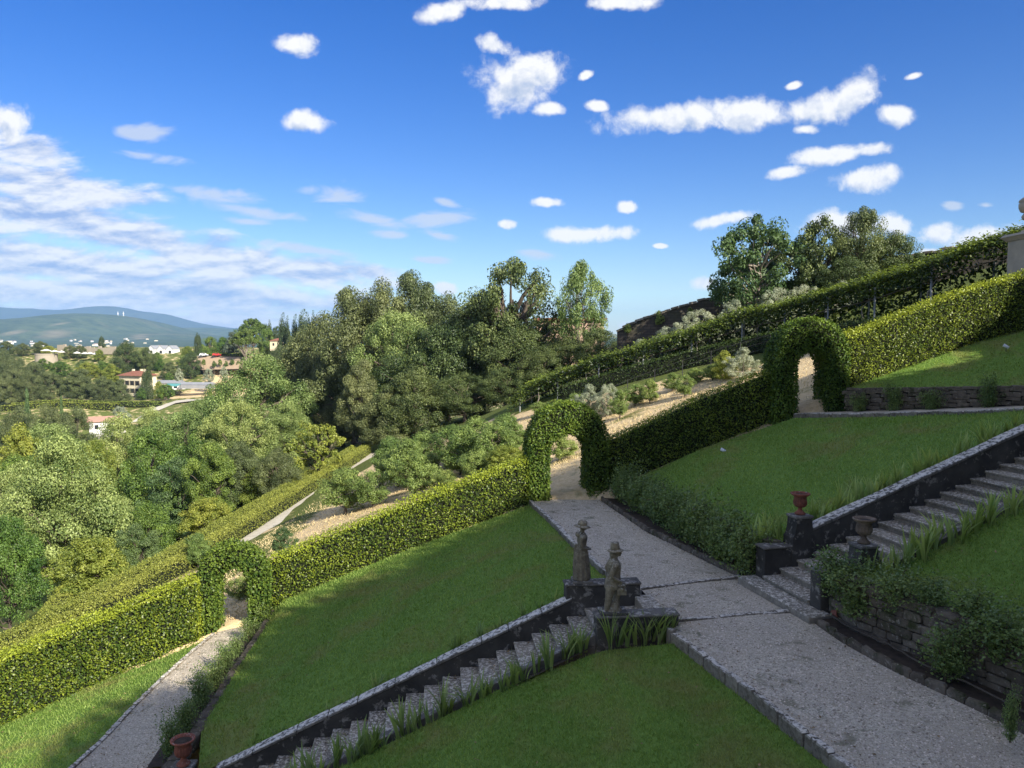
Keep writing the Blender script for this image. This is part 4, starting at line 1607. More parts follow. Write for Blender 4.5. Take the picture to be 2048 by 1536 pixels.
def iris_mesh(seed, mat='iris'):
    g = np.random.default_rng(seed)
    V, Fq, T = [], [], []
    for fan in range(g.integers(3, 5)):
        th0 = g.uniform(0, 6.28)
        bx, by = g.normal(0, .07, 2)
        for k in range(g.integers(5, 8)):
            L = g.uniform(.38, .72)
            th = th0 + g.normal(0, .35) + (math.pi if k % 2 else 0)
            lean = g.uniform(.08, .55) * (1.6 if g.random() < .15 else 1)
            w = g.uniform(.024, .04)
            side = np.array([-math.sin(th0), math.cos(th0), 0])
            b = len(V)
            t0 = g.random()
            segs = 5
            for i in range(segs + 1):
                t = i / segs
                out = lean * L * t ** 1.8
                zz = L * t * (1 - .25 * lean * t ** 2)
                ww = w * (1 - t ** 2.2) + .002
                c = np.array([bx + math.cos(th) * (out + .015), by + math.sin(th) * (out + .015), zz])
                V += [c - np.array([0, 0, 0]) - side * ww * .5 - np.array([math.cos(th + 1.2), math.sin(th + 1.2), 0]) * ww * .4, c + side * ww * .5 + np.array([math.cos(th + 1.2), math.sin(th + 1.2), 0]) * ww * .4]
                T += [t0 * .6 + .4 * t] * 2
            for i in range(segs):
                Fq.append((b + 2 * i, b + 2 * i + 1, b + 2 * i + 3, b + 2 * i + 2))
    return mesh_np('iris', np.array(V), [np.array(Fq)], MAT[mat], T)


IRIS = [iris_mesh(100 + k) for k in range(8)]
IRISB = [iris_mesh(140 + k, 'iris_bright') for k in range(8)]
irnd = random.Random(77)


def irises(label, group, pts, smin=.8, smax=1.2, ends=None):
    base_label, base_group = label, group
    for i_, p in enumerate(pts):
        if ends:
            w_ = ends[min(len(ends) - 1, i_ * len(ends) // len(pts))]
            label, group = base_label + ', ' + w_, base_group + ', ' + w_
        o = obj('iris_plant', irnd.choice(IRISB if 'upper stairs' in base_label or 'fresh' in base_label else IRIS))
        o.location = p
        o.rotation_euler = (irnd.uniform(-.12, .12), irnd.uniform(-.12, .12), irnd.uniform(0, 6.28))
        k = irnd.uniform(smin, smax)
        o.scale = (k, k, k * irnd.uniform(.85, 1.15))
        tag(o, label, 'iris', group)


irises('sword leaved iris clump along the lower stairs kerb', 'irises beside the lower stairs kerb', [tuple(lowp(s_ + irnd.uniform(-.12, .12), 1.68 + irnd.uniform(-.08, .12), dz=-.08)) for s_ in np.arange(.35, 8, .24)], ends=('close to the man statue', 'halfway down', 'near the bottom edge'))
irises('iris clump standing against the side of the man statue block', 'irises by the man statue block', [tuple(lowp(s_, 1.78 + irnd.uniform(-.04, .08), -5.98)) for s_ in (-1.35, -1.05, -.7, -.4, -.1)], .95, 1.25)
irises('thin iris tuft behind the coping of the lower stairs, on the middle lawn edge', 'irises behind the lower parapet', [tuple(lowp(s_ + irnd.uniform(-.15, .15), -.42 - irnd.uniform(0, .1), dz=.15)) for s_ in np.arange(.5, 8, .42)], .45, .8)
irises('iris clump along the right side of the upper stairs', 'irises right of the upper stairs', [tuple(upp(s_ + irnd.uniform(-.1, .1), 2.08 + irnd.uniform(-.06, .14), dz=-.05)) for s_ in np.arange(.95, 9.5, .2)], .9, 1.35, ends=('near the brown urn', 'halfway up', 'toward the right edge'))
irises('iris clump behind the coping of the upper stairs', 'irises behind the upper parapet', [tuple(upp(s_ + irnd.uniform(-.1, .1), -.48 - irnd.uniform(0, .14), dz=.32)) for s_ in np.arange(1.3, 9.5, .22)], .75, 1.15, ends=('near the red urn', 'halfway up', 'toward the right edge'))
irises('fresh iris clump between the left pillar and the red urn pedestal', 'irises by the urn pedestal', [tuple(upp(s_, -.62, -4.86)) for s_ in (.15, .45, .7)], .95, 1.25)


# ------------------------------------------------------------------ rose bushes
def rose_mesh(seed, w=1.2, h=1.0, dpt=.7, n=2600, leaf=.062):
    g = np.random.default_rng(seed)
    m = MB()
    cl = []
    for k in range(g.integers(7, 10)):
        a = g.uniform(0, 6.28)
        ex, ey = w * .5 * g.uniform(.2, 1) * math.cos(a), dpt * .5 * g.uniform(.2, 1) * math.sin(a)
        hz_ = h * g.uniform(.55, 1.0)
        pts = [(g.normal(0, .04), g.normal(0, .04), 0), (ex * .25, ey * .25, hz_ * .45), (ex * .7, ey * .7, hz_ * .85), (ex, ey, hz_ * g.uniform(.75, 1.05))]
        P = pl(pts, 8)
        m.tube([tuple(q) for q in P], [.014 * (1 - .7 * i / 7) + .003 for i in range(8)], 5)
        for i in range(2, 8):
            for _ in range(3):
                cl.append(P[i] + g.normal(0, .1, 3))
    cl = np.array(cl)
    idx = g.integers(0, len(cl), n)
    C = cl[idx] + g.normal(0, .085, (n, 3))
    C[:, 2] = np.maximum(C[:, 2], .06)
    N = unit(np.stack([g.normal(0, .6, n), g.normal(0, .6, n), np.abs(g.normal(.7, .4, n))], 1))
    tc = g.random(len(cl))
    V, Fq, T = leaf_quads(C, N, g.uniform(.6, 1.25, n) * leaf, np.clip(.15 + .5 * tc[idx] + g.normal(0, .2, n), 0, 1), g, .62)
    return m.mesh('stems', MAT['stem']), mesh_np('foliage', V, [Fq], MAT['rose'], T)


ROSE = [rose_mesh(200 + k) for k in range(5)]
rrnd = random.Random(5)
n_rose = [0]


def rose(label, loc, sc=(1, 1, 1), rz=None, group=None, name='rose_bush'):
    root = empty(name, loc, rrnd.uniform(0, 6.28) if rz is None else rz, label, 'rose bush', group)
    root.scale = sc
    a, b = ROSE[n_rose[0] % 5]
    n_rose[0] += 1
    obj('stems', a, root)
    obj('foliage', b, root)
    return root


for i, t in enumerate(np.linspace(.03, .97, 15)):
    q = pl(WL, 60)[int(t * 59)]
    k = .95 + .25 * math.sin(i * 2.1)
    w_ = ('close to the left stair pillar', 'midway along', 'close to the middle arch')[i // 5]
    rose('rose bush against the low wall beside the far path, ' + w_, (q[0] - .28 - .05 * (i % 3), q[1], q[2] + .02), (1.2 * k, 1.2 * k, 1.35 * k), group='rose bushes along the far path, ' + w_)
for (x_, y_, z_, s_, lab) in [(6.55, 15.0, -5.15, 1.1, 'yellowish rose bush draped over the right stair pillar'), (6.62, 14.45, -5.35, 1.1, 'rose bush on the near wall just right of the pillar'),
                              (7.0, 13.85, -5.0, .95, 'second rose bush on the near wall from the pillar'), (7.4, 13.3, -4.95, .8, 'third rose bush on the near wall from the pillar'),
                              (7.75, 12.7, -4.95, .85, 'fourth rose bush on the near wall from the pillar'), (7.8, 12.0, -5.15, 1.1, 'rose bush arching over the near wall toward the right edge'),
                              (8.1, 11.4, -5.2, 1.15, 'last rose bush on the near wall inside the right edge'), (8.35, 10.7, -5.2, 1.2, 'rightmost rose bush spilling over the near wall')]:
    rose(lab, (x_, y_, z_), (1.05 * s_, 1.05 * s_, .92 * s_))
rose('low rose with bare arching stems at the foot of the near wall', (7.15, 12.3, -5.62), (.9, .9, .95))
rose('tall thin shoot rising at the bottom right corner', (6.9, 10.35, -5.6), (.3, .3, .75))
for i, t in enumerate((.08, .3, .52, .82)):
    q = pl([(12.75, 29.1, -2.95), (14.3, 27.6, -2.75), (17.0, 25.4, -2.4)], 60)[int(t * 59)]
    rose('loose climber on the brown wall at the top of the upper lawn', (q[0], q[1], q[2]), (.75, .75, 1.25 if i % 2 else .9), group='climbers on the upper stone wall')
for i, (y_, k) in enumerate([(16.6, .85), (17.8, .8), (19.0, .95), (20.2, .9), (21.3, .85), (22.6, .7), (24.0, .75), (25.4, .8)]):
    x_ = float(np.interp(y_, [p_[1] for p_ in LR], [p_[0] for p_ in LR])) + .38
    z_ = float(np.interp(y_, [p_[1] for p_ in LR], [p_[2] for p_ in LR]))
    rose('small rose bush in the earth strip right of the lower path', (x_, y_, z_), (.8 * k, .8 * k, 1.1 * k), group='roses beside the lower path')


# ------------------------------------------------------------------ hedges and ivy arches
def surf_leaves(P, N, g, leaf, tint, jit=.05, aspect=.62):
    n = len(P)
    P = P + N * (g.normal(0, jit, (n, 1)) + .035 * np.sin(P @ np.array([31., 17., 0])) [:, None] * np.sin(P @ np.array([5., -9., 27.]))[:, None])
    Nn = unit(N * .62 + g.normal(0, .72, (n, 3)) + np.array([0, 0, .2]))
    return leaf_quads(P, Nn, g.uniform(.7, 1.25, n) * leaf, tint, g, aspect)


def clipped_hedge(name, label, base, h, th, leaf, dens, mat, seed, fresh=.25, cat='hedge', shoots=0.0, back=.6, group=None, ends=True):
    """clipped hedge following the ground line; leaves over front, top and back of a twiggy core"""
    g = np.random.default_rng(seed)
    B = np.array(base, float)
    d = np.concatenate([[0], np.cumsum(np.linalg.norm(np.diff(B, axis=0), axis=1))])
    Lg = d[-1]
    n = max(4, int(Lg / .5))
    Q = pl(base, n)
    D = np.gradient(Q[:, :2], axis=0)
    D /= np.linalg.norm(D, axis=1, keepdims=True)
    nr = np.stack([-D[:, 1], D[:, 0], np.zeros(n)], 1)      # left of direction = away from the viewer when running left to right
    bump = vnoise(Q, 1.1, seed) * .05
    hh = h + vnoise(Q, .7, seed + 1) * .05

    def pos(s, side, z):
        x = np.stack([np.interp(s, d, B[:, k]) for k in range(3)], 1)
        nn = np.stack([np.interp(s, np.linspace(0, Lg, n), nr[:, k]) for k in range(3)], 1)
        x = x + nn * side[:, None]
        x[:, 2] += z
        return x, nn

    parts = []

    def face(kind, cnt):
        s = g.uniform(0, Lg, cnt)
        if kind == 'front':
            z = h * (1 - g.random(cnt) ** 1.05)
            x, nn = pos(s, np.full(cnt, -th / 2), z)
            N = -nn
        elif kind == 'back':
            z = h * g.random(cnt)
            x, nn = pos(s, np.full(cnt, th / 2), z)
            N = nn
        elif kind == 'top':
            w = g.uniform(-th / 2, th / 2, cnt)
            x, nn = pos(s, w, np.full(cnt, h))
            N = np.tile([0, 0, 1.0], (cnt, 1))
        else:
            w = g.uniform(-th / 2, th / 2, cnt)
            e = g.random(cnt) < .5
            x, nn = pos(np.where(e, 0, Lg), w, h * g.random(cnt))
            dd = np.where(e[:, None], np.array([-D[0, 0], -D[0, 1], 0]), np.array([D[-1, 0], D[-1, 1], 0]))
            N = dd
        relz = np.clip((x[:, 2] - np.interp(s, d, B[:, 2])) / h, 0, 1)
        x = x + N * (vnoise(x, 2.2, seed + 3) * .05)[:, None]
        t = np.clip(.26 + .16 * vnoise(x, 3.0, seed + 5) + .14 * vnoise(x, 9.0, seed + 6) + g.normal(0, .24, cnt) + fresh * np.clip((relz - .90) / .1, 0, 1), 0, 1)  # lighter top leaves: young growth plus sun brightness put into the tint
        parts.append(surf_leaves(x, N, g, leaf, t, .055 + .012 * (kind == 'top')))

    face('front', int(Lg * h * dens))
    face('top', int(Lg * th * dens * 1.1))
    face('back', int(Lg * h * dens * back))
    if ends:
        face('end', int(2 * th * h * dens))
    if shoots:
        cnt = int(Lg * shoots)
        s = g.uniform(0, Lg, cnt)
        x, nn = pos(s, g.uniform(-th / 2, th / 2, cnt), h + g.uniform(0, .22, cnt) ** 1.3)
        parts.append(leaf_quads(x, unit(g.normal(0, 1, (cnt, 3))), g.uniform(.8, 1.3, cnt) * leaf, np.clip(g.normal(.75, .2, cnt), 0, 1), g, .6))
    V = []
    Fq = []
    T = []
    c = 0
    for v, f, t in parts:
        V.append(v)
        Fq.append(f + c)
        T.append(t)
        c += len(v)
    nl = sum(len(f) for f in Fq)
    # core
    e = .14
    prof = [(-th / 2 + e, -.2), (-th / 2 + e, h - e), (th / 2 - e, h - e), (th / 2 - e, -.2)]
    cv = []
    for (o, z) in prof:
        q = Q + nr * o
        q[:, 2] += z
        cv.append(q)
    cv = np.concatenate(cv)
    i = np.arange(n - 1)
    cf = np.concatenate([np.stack([i + k * n, i + 1 + k * n, i + 1 + (k + 1) * n, i + (k + 1) * n], 1) for k in range(3)])
    ce = np.array([[0, n, 2 * n, 3 * n], [n - 1, 2 * n - 1, 3 * n - 1, 4 * n - 1]])
    V.append(cv)
    T.append(np.zeros(len(cv)))
    Fq += [cf + c, ce + c]
    V = np.concatenate(V)
    T = np.concatenate(T)
    ctr = V.mean(0)
    ctr[2] = Q[:, 2].min()
    midx = np.concatenate([np.zeros(nl), np.ones(len(cf) + 2)])
    o = obj(name, mesh_np(name, V - ctr, [np.concatenate(Fq)], [mat, MAT['hedge_core']], T, midx), loc=tuple(ctr))
    tag(o, label, cat, group)
    return o


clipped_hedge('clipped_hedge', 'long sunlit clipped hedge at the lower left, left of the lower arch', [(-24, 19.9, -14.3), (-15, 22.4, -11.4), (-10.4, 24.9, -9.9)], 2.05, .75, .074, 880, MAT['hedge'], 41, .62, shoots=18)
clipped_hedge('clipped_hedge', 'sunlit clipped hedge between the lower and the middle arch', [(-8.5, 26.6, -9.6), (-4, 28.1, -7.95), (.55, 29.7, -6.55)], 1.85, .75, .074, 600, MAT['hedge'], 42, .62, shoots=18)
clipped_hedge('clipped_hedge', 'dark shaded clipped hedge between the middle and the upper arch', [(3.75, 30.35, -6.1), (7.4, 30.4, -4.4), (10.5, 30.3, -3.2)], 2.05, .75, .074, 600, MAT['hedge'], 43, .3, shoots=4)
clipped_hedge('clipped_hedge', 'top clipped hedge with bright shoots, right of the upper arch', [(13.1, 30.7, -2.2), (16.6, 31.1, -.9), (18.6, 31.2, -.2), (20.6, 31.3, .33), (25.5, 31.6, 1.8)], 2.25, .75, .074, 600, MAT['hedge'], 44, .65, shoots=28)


def ivy_arch(label, loc, az, W, H, w, h, dep, seed, zl=0.0, zr=0.0):
    """round topped hedge arch clothed in ivy: az is the azimuth of its axis, clockwise from +Y"""
    g = np.random.default_rng(seed)

    def outline(W_, H_, n):
        r = W_ / 2
        ry = min(r * 1.0, H_ * .45)
        t = np.linspace(0, 1, n)
        out = []
        for q in t:
            s = q * (2 * (H_ - ry) + math.pi * (r + ry) / 2)
            a = H_ - ry
            arc = math.pi * (r + ry) / 2
            if s < a:
                out.append((-r, s))
            elif s < a + arc:
                th = math.pi * (1 - (s - a) / arc)
                out.append((r * math.cos(th), H_ - ry + ry * math.sin(th)))
            else:
                out.append((r, H_ - ry - (s - a - arc)))
        return np.array(out)

    N_ = 61
    O, I = outline(W, H, N_), outline(w, h, N_)
    parts = []
    dens = 720
    leaf = .078

    def emit(P, Nv, dn=1.0):
        P = P + Nv * (vnoise(P, 2.5, seed) * .05)[:, None]
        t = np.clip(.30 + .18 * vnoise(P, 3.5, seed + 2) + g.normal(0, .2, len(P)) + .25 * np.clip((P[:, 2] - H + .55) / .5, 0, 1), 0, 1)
        parts.append(surf_leaves(P, Nv, g, leaf, t, .04, .8))

    # front and back faces between the outlines
    for sgn in (-1, 1):
        cnt = int((W * H - w * h) * dens)
        q = g.uniform(0, N_ - 1.001, cnt)
        k = q.astype(int)
        f = (q - k)[:, None]
        a = O[k] * (1 - f) + O[k + 1] * f
        b = I[k] * (1 - f) + I[k + 1] * f
        m = g.random(cnt)[:, None]
        p2 = a * m + b * (1 - m)
        emit(np.stack([p2[:, 0], np.full(cnt, sgn * dep / 2), p2[:, 1]], 1), np.tile([0, sgn, 0.0], (cnt, 1)))
    for L_, sg in ((O, 1), (I, -1)):
        seg = np.linalg.norm(np.diff(L_, axis=0), axis=1)
        cnt = int(seg.sum() * dep * dens)
        k = g.choice(N_ - 1, cnt, p=seg / seg.sum())
        f = g.random(cnt)[:, None]
        p2 = L_[k] * (1 - f) + L_[k + 1] * f
        tn = (L_[k + 1] - L_[k]) / seg[k][:, None]
        nv = np.stack([-tn[:, 1], np.zeros(cnt), tn[:, 0]], 1) * sg
        emit(np.stack([p2[:, 0], g.uniform(-dep / 2, dep / 2, cnt), p2[:, 1]], 1), nv)
    # hanging trails at the opening
    cnt = 420
    k = g.integers(14, N_ - 14, cnt)
    p2 = I[k] + g.normal(0, .05, (cnt, 2)) - np.array([0, 1]) * g.uniform(0, .28, (cnt, 1)) ** 1.5
    t = np.clip(g.normal(.4, .2, cnt), 0, 1)
    parts.append(leaf_quads(np.stack([p2[:, 0], g.uniform(-dep / 2, dep / 2, cnt), p2[:, 1]], 1), g.normal(size=(cnt, 3)), leaf, t, g, .8))
    V, Fq, T, c = [], [], [], 0
    for v, f, t in parts:
        V.append(v)
        Fq.append(f + c)
        T.append(t)
        c += len(v)
    # core ring
    e = .10
    Oc, Ic = outline(W - 2 * e, H - e, N_), outline(w + 2 * e, h + e, N_)
    Oc[:, 1] -= .0
    dd = dep / 2 - e
    ring = np.concatenate([np.stack([X[:, 0], np.full(N_, yy), X[:, 1]], 1) for X, yy in ((Oc, -dd), (Ic, -dd), (Ic, dd), (Oc, dd))])
    i = np.arange(N_ - 1)
    cf = np.concatenate([np.stack([i + a * N_, i + 1 + a * N_, i + 1 + b * N_, i + b * N_], 1) for a, b in ((0, 1), (1, 2), (2, 3), (3, 0))])
    V.append(ring)
    T.append(np.zeros(len(ring)))
    nl = sum(len(f) for f in Fq)
    Fq.append(cf + c)
    V = np.concatenate(V)
    T = np.concatenate(T)
    low_ = np.clip((.9 - V[:, 2]) / .9, 0, 1)
    V[:, 2] += np.where(V[:, 0] < 0, zl, zr) * low_
    midx = np.concatenate([np.zeros(nl), np.ones(len(cf))])
    o = obj('ivy_arch', mesh_np('ivy_arch', V, [np.concatenate(Fq)], [MAT['ivy'], MAT['hedge_core']], T, midx), loc=loc, rot=(0, 0, -R(az)))
    tag(o, label, 'arch')
    return o


p = at(1131, 992, Y=30.1)
ivy_arch('tall ivy covered arch at the end of the middle path, half in sun', (2.12, 30.1, -6.42), -10, 3.15, 3.85, 1.55, 2.75, 1.15, 51, -.2, .0)
ivy_arch('lowest ivy arch over the lower path between sunlit hedges', (-9.38, 25.6, -9.95), -10, 2.2, 3.02, 1.0, 2.3, 1.0, 52, -.2, .1)
ivy_arch('uppermost ivy arch, dark and shaded, beside the brown stone wall', (11.55, 30.2, -3.1), -8, 2.95, 3.8, 1.35, 2.62, 1.2, 53, -.3, .0)


# ------------------------------------------------------------------ tree prototypes (unit height, unit width)
def radius_at(profile, t):
    if profile == 'ball':
        return max(0., 1 - abs(2 * t - .9) ** 2.2) ** .6
    if profile == 'dome':
        return max(0.05, (1 - t ** 2.4)) ** .62 * (.75 + .25 * min(1, t * 3))
    if profile == 'cone':
        return (1 - t) ** .8 * .95 + .05
    if profile == 'column':
        return max(.04, math.sin(math.pi * (.16 + .80 * t)) ** .5 * (1 - .25 * t))
    if profile == 'umbrella':
        return max(0.1, 1 - t ** 2.2) ** .5
    if profile == 'vase':
        return .35 + .65 * math.sin(math.pi * min(1, .15 + t * .75))
    if profile == 'tall':
        return max(.05, math.sin(math.pi * (.1 + .87 * t ** .9))) ** .7
    return 1


def make_proto(seed, mat, profile='ball', cb=.2, clumps=90, lpc=130, leaf=.034, clr=.085, shell=.62, trunk_r=.03, limbs=20, lobe=.18, bark='bark', up=.5, aspect=.65, limb_r=.4, core=False, flatc=.75, trunks=1):
    g = np.random.default_rng(seed)
    T = []
    cents = []
    ph = g.uniform(0, 6.28, 6)
    while len(cents) < clumps:
        t = g.random()
        r = radius_at(profile, t) * .5
        if g.random() > (r / .5) * .85 + .15:
            continue
        a = g.uniform(0, 6.283)
        lb = 1 + lobe * (math.sin(3 * a + ph[0] + 4 * t) * .6 + math.sin(5 * a + ph[1] - 7 * t) * .5 + math.sin(2 * a + ph[2] + 9 * t) * .4)
        rr = r * lb * (shell + (1 - shell) * g.random() ** .5) if g.random() < .82 else r * g.random()
        rr = max(0, rr - clr * .45)
        z = cb + (1 - cb) * t * (1 - clr * .6)
        cents.append((rr * math.cos(a), rr * math.sin(a), z))
    Cn = np.array(cents)
    n = clumps * lpc
    idx = np.repeat(np.arange(clumps), lpc)
    sz = g.uniform(.65, 1.35, clumps) * clr
    off = g.normal(0, 1, (n, 3))
    off = off / np.maximum(1, np.linalg.norm(off, axis=1, keepdims=True) / 1.5)
    off[:, 2] *= flatc
    P = Cn[idx] + off * sz[idx][:, None] * .72
    outd = unit(off + 1e-6)
    N = unit(outd * .8 + np.array([0, 0, up]) + g.normal(0, .45, (n, 3)))
    tint = np.clip(.42 + g.normal(0, .2, clumps)[idx] + g.normal(0, .2, n), 0, 1)
    V, Fq, tt = leaf_quads(P, N, g.uniform(.7, 1.3, n) * leaf, tint, g, aspect)
    crown = mesh_np('crown', V, [Fq], mat, tt)
    m = MB()
    for tk in range(trunks):
        ox, oy = (0, 0) if trunks == 1 else g.normal(0, .05, 2)
        topz = cb + (1 - cb) * (.62 if profile not in ('umbrella',) else .35)
        tx, ty = g.normal(0, .03, 2) if trunks == 1 else g.normal(0, .14, 2)
        tp = [(ox, oy, -.03), (ox + tx * .2 + g.normal(0, .008), oy + ty * .2, topz * .33), (ox + tx * .6 + g.normal(0, .012), oy + ty * .6, topz * .66), (ox + tx, oy + ty, topz)]
        tr = trunk_r / (1 if trunks == 1 else 1.5)
        TP = pl(tp, 8)
        m.tube([tuple(q) for q in TP], [tr * 1.35] + [tr * (1 - .75 * i / 7) for i in range(1, 8)], 8)
        order = g.permutation(clumps)[:limbs // trunks]
        for k in order:
            c = Cn[k]
            hz_ = min(c[2] * g.uniform(.45, .8), topz)
            j = np.array([np.interp(hz_, TP[:, 2], TP[:, q]) for q in range(3)])
            mid = (j + c) / 2 + np.array([0, 0, -.02]) + g.normal(0, .02, 3)
            r0 = tr * limb_r * g.uniform(.6, 1.2)
            m.tube([tuple(j), tuple(j * .6 + mid * .4 + g.normal(0, .01, 3)), tuple(mid), tuple((mid + c) / 2 + g.normal(0, .015, 3)), tuple(c)], [r0, r0 * .85, r0 * .65, r0 * .45, r0 * .2], 5, False)
    return m.mesh('trunk', MAT[bark], True), crown


PR_ = {}
PR_['oak'] = [make_proto(1, MAT['oak'], 'ball', .14, 130, 400, .0165, .085, .62, .035, 24), make_proto(2, MAT['oak'], 'dome', .12, 130, 400, .0165, .08, .6, .035, 24)]
PR_['oak2'] = [make_proto(3, MAT['oak2'], 'ball', .15, 120, 400, .0165, .085, .62, .036, 30, limb_r=.5), make_proto(4, MAT['oak2'], 'dome', .12, 130, 380, .0165, .085, .6, .036, 30, limb_r=.5)]
PR_['bigoak'] = [make_proto(5, MAT['oak2'], 'ball', .22, 130, 200, .019, .07, .5, .045, 60, .24, limb_r=.55)]
PR_['acacia'] = [make_proto(6, MAT['acacia'], 'dome', .10, 160, 360, .0145, .075, .66, .028, 26, .2), make_proto(7, MAT['acacia'], 'ball', .1, 160, 360, .0145, .075, .66, .028, 26, .2)]
PR_['green'] = [make_proto(8, MAT['green'], 'dome', .1, 120, 340, .019, .085, .6, .03, 22, .22), make_proto(9, MAT['green'], 'tall', .1, 120, 340, .019, .08, .6, .03, 22, .22)]
PR_['blue'] = [make_proto(10, MAT['blue'], 'ball', .1, 120, 240, .022, .085, .6, .03, 22, .2, flatc=.5)]
PR_['fruit'] = [make_proto(11, MAT['fruit'], 'ball', .20, 90, 190, .027, .09, .5, .03, 26, .2, 'bark', limb_r=.5), make_proto(12, MAT['fruit'], 'tall', .20, 90, 190, .027, .09, .5, .03, 26, .25, 'bark', limb_r=.5)]
PR_['cherry'] = [make_proto(13, MAT['yellow'], 'vase', .22, 90, 80, .034, .055, .7, .028, 60, .3, limb_r=.35)]
PR_['yellow'] = [make_proto(14, MAT['yellow'], 'dome', .08, 120, 210, .026, .085, .58, .026, 26, .22), make_proto(15, MAT['yellow'], 'ball', .08, 120, 210, .026, .085, .58, .026, 26, .22)]
PR_['olive'] = [make_proto(16, MAT['olive'], 'vase', .12, 90, 200, .036, .075, .55, .022, 30, .3, 'pale_bark', aspect=.3), make_proto(17, MAT['olive'], 'dome', .1, 90, 200, .036, .075, .55, .022, 30, .3, 'pale_bark', aspect=.3)]
PR_['cypress'] = [make_proto(18, MAT['cypress'], 'column', .05, 130, 70, .045, .10, .75, .05, 4, .1, up=1.0, flatc=1.2)]
PR_['cone'] = [make_proto(19, MAT['blue'], 'cone', .03, 130, 80, .04, .08, .75, .04, 6, .12)]
PR_['pine'] = [make_proto(20, MAT['pine'], 'umbrella', .70, 130, 110, .028, .07, .5, .025, 34, .14, 'pale_bark', up=.9, flatc=.5, limb_r=.5)]
PR_['cedar'] = [make_proto(21, MAT['cedar'], 'cone', .08, 120, 100, .032, .09, .6, .035, 30, .25, flatc=.3)]
PR_['tallthin'] = [make_proto(22, MAT['acacia'], 'tall', .36, 100, 170, .022, .075, .5, .020, 30, .28, 'pale_bark', trunks=3, limb_r=.6)]
PR_['walnut'] = [make_proto(23, MAT['blue'], 'ball', .16, 130, 150, .026, .075, .55, .03, 50, .25, 'pale_bark', limb_r=.4), make_proto(24, MAT['oak2'], 'tall', .1, 120, 170, .026, .075, .55, .03, 40, .3, limb_r=.4)]
PR_['shade'] = [make_proto(25, MAT['oak'], 'dome', .02, 170, 120, .05, .10, .55, .04, 10, .15)]

COUNT = {}


def tree(kind, px, top, wpx, Y, name, label, group=None, cat='tree', zb=None, hmin=1.0):
    """a tree whose crown top lies at picture height `top` and whose crown is `wpx` wide, standing on the ground at distance Y"""
    p = at(px, top, Y=Y)
    z = gz(p.x, p.y) if zb is None else zb
    h = max(hmin, p.z - z)
    w = wpx * Y / F
    w = min(w, 1.2 * h)
    COUNT[kind] = COUNT.get(kind, -1) + 1
    tr, cr = PR_[kind][COUNT[kind] % len(PR_[kind])]
    root = empty(name, (p.x, p.y, z - .05), random.uniform(0, 6.28), label, cat, group)
    root.scale = (w, w, h)
    obj('trunk', tr, root)
    c = obj('crown', cr, root)
    if kind not in ('cypress', 'cone', 'cedar', 'pine', 'tallthin') and h > 1.5 * w:
        k = 1.5 * w / h
        c.scale = (1, 1, k)
        c.location = (0, 0, 1 - k)
    return root


def trees(lst):
    for (kind, px, top, w, Y, name, label) in lst:
        tree(kind, px, top, w, Y, name, label)

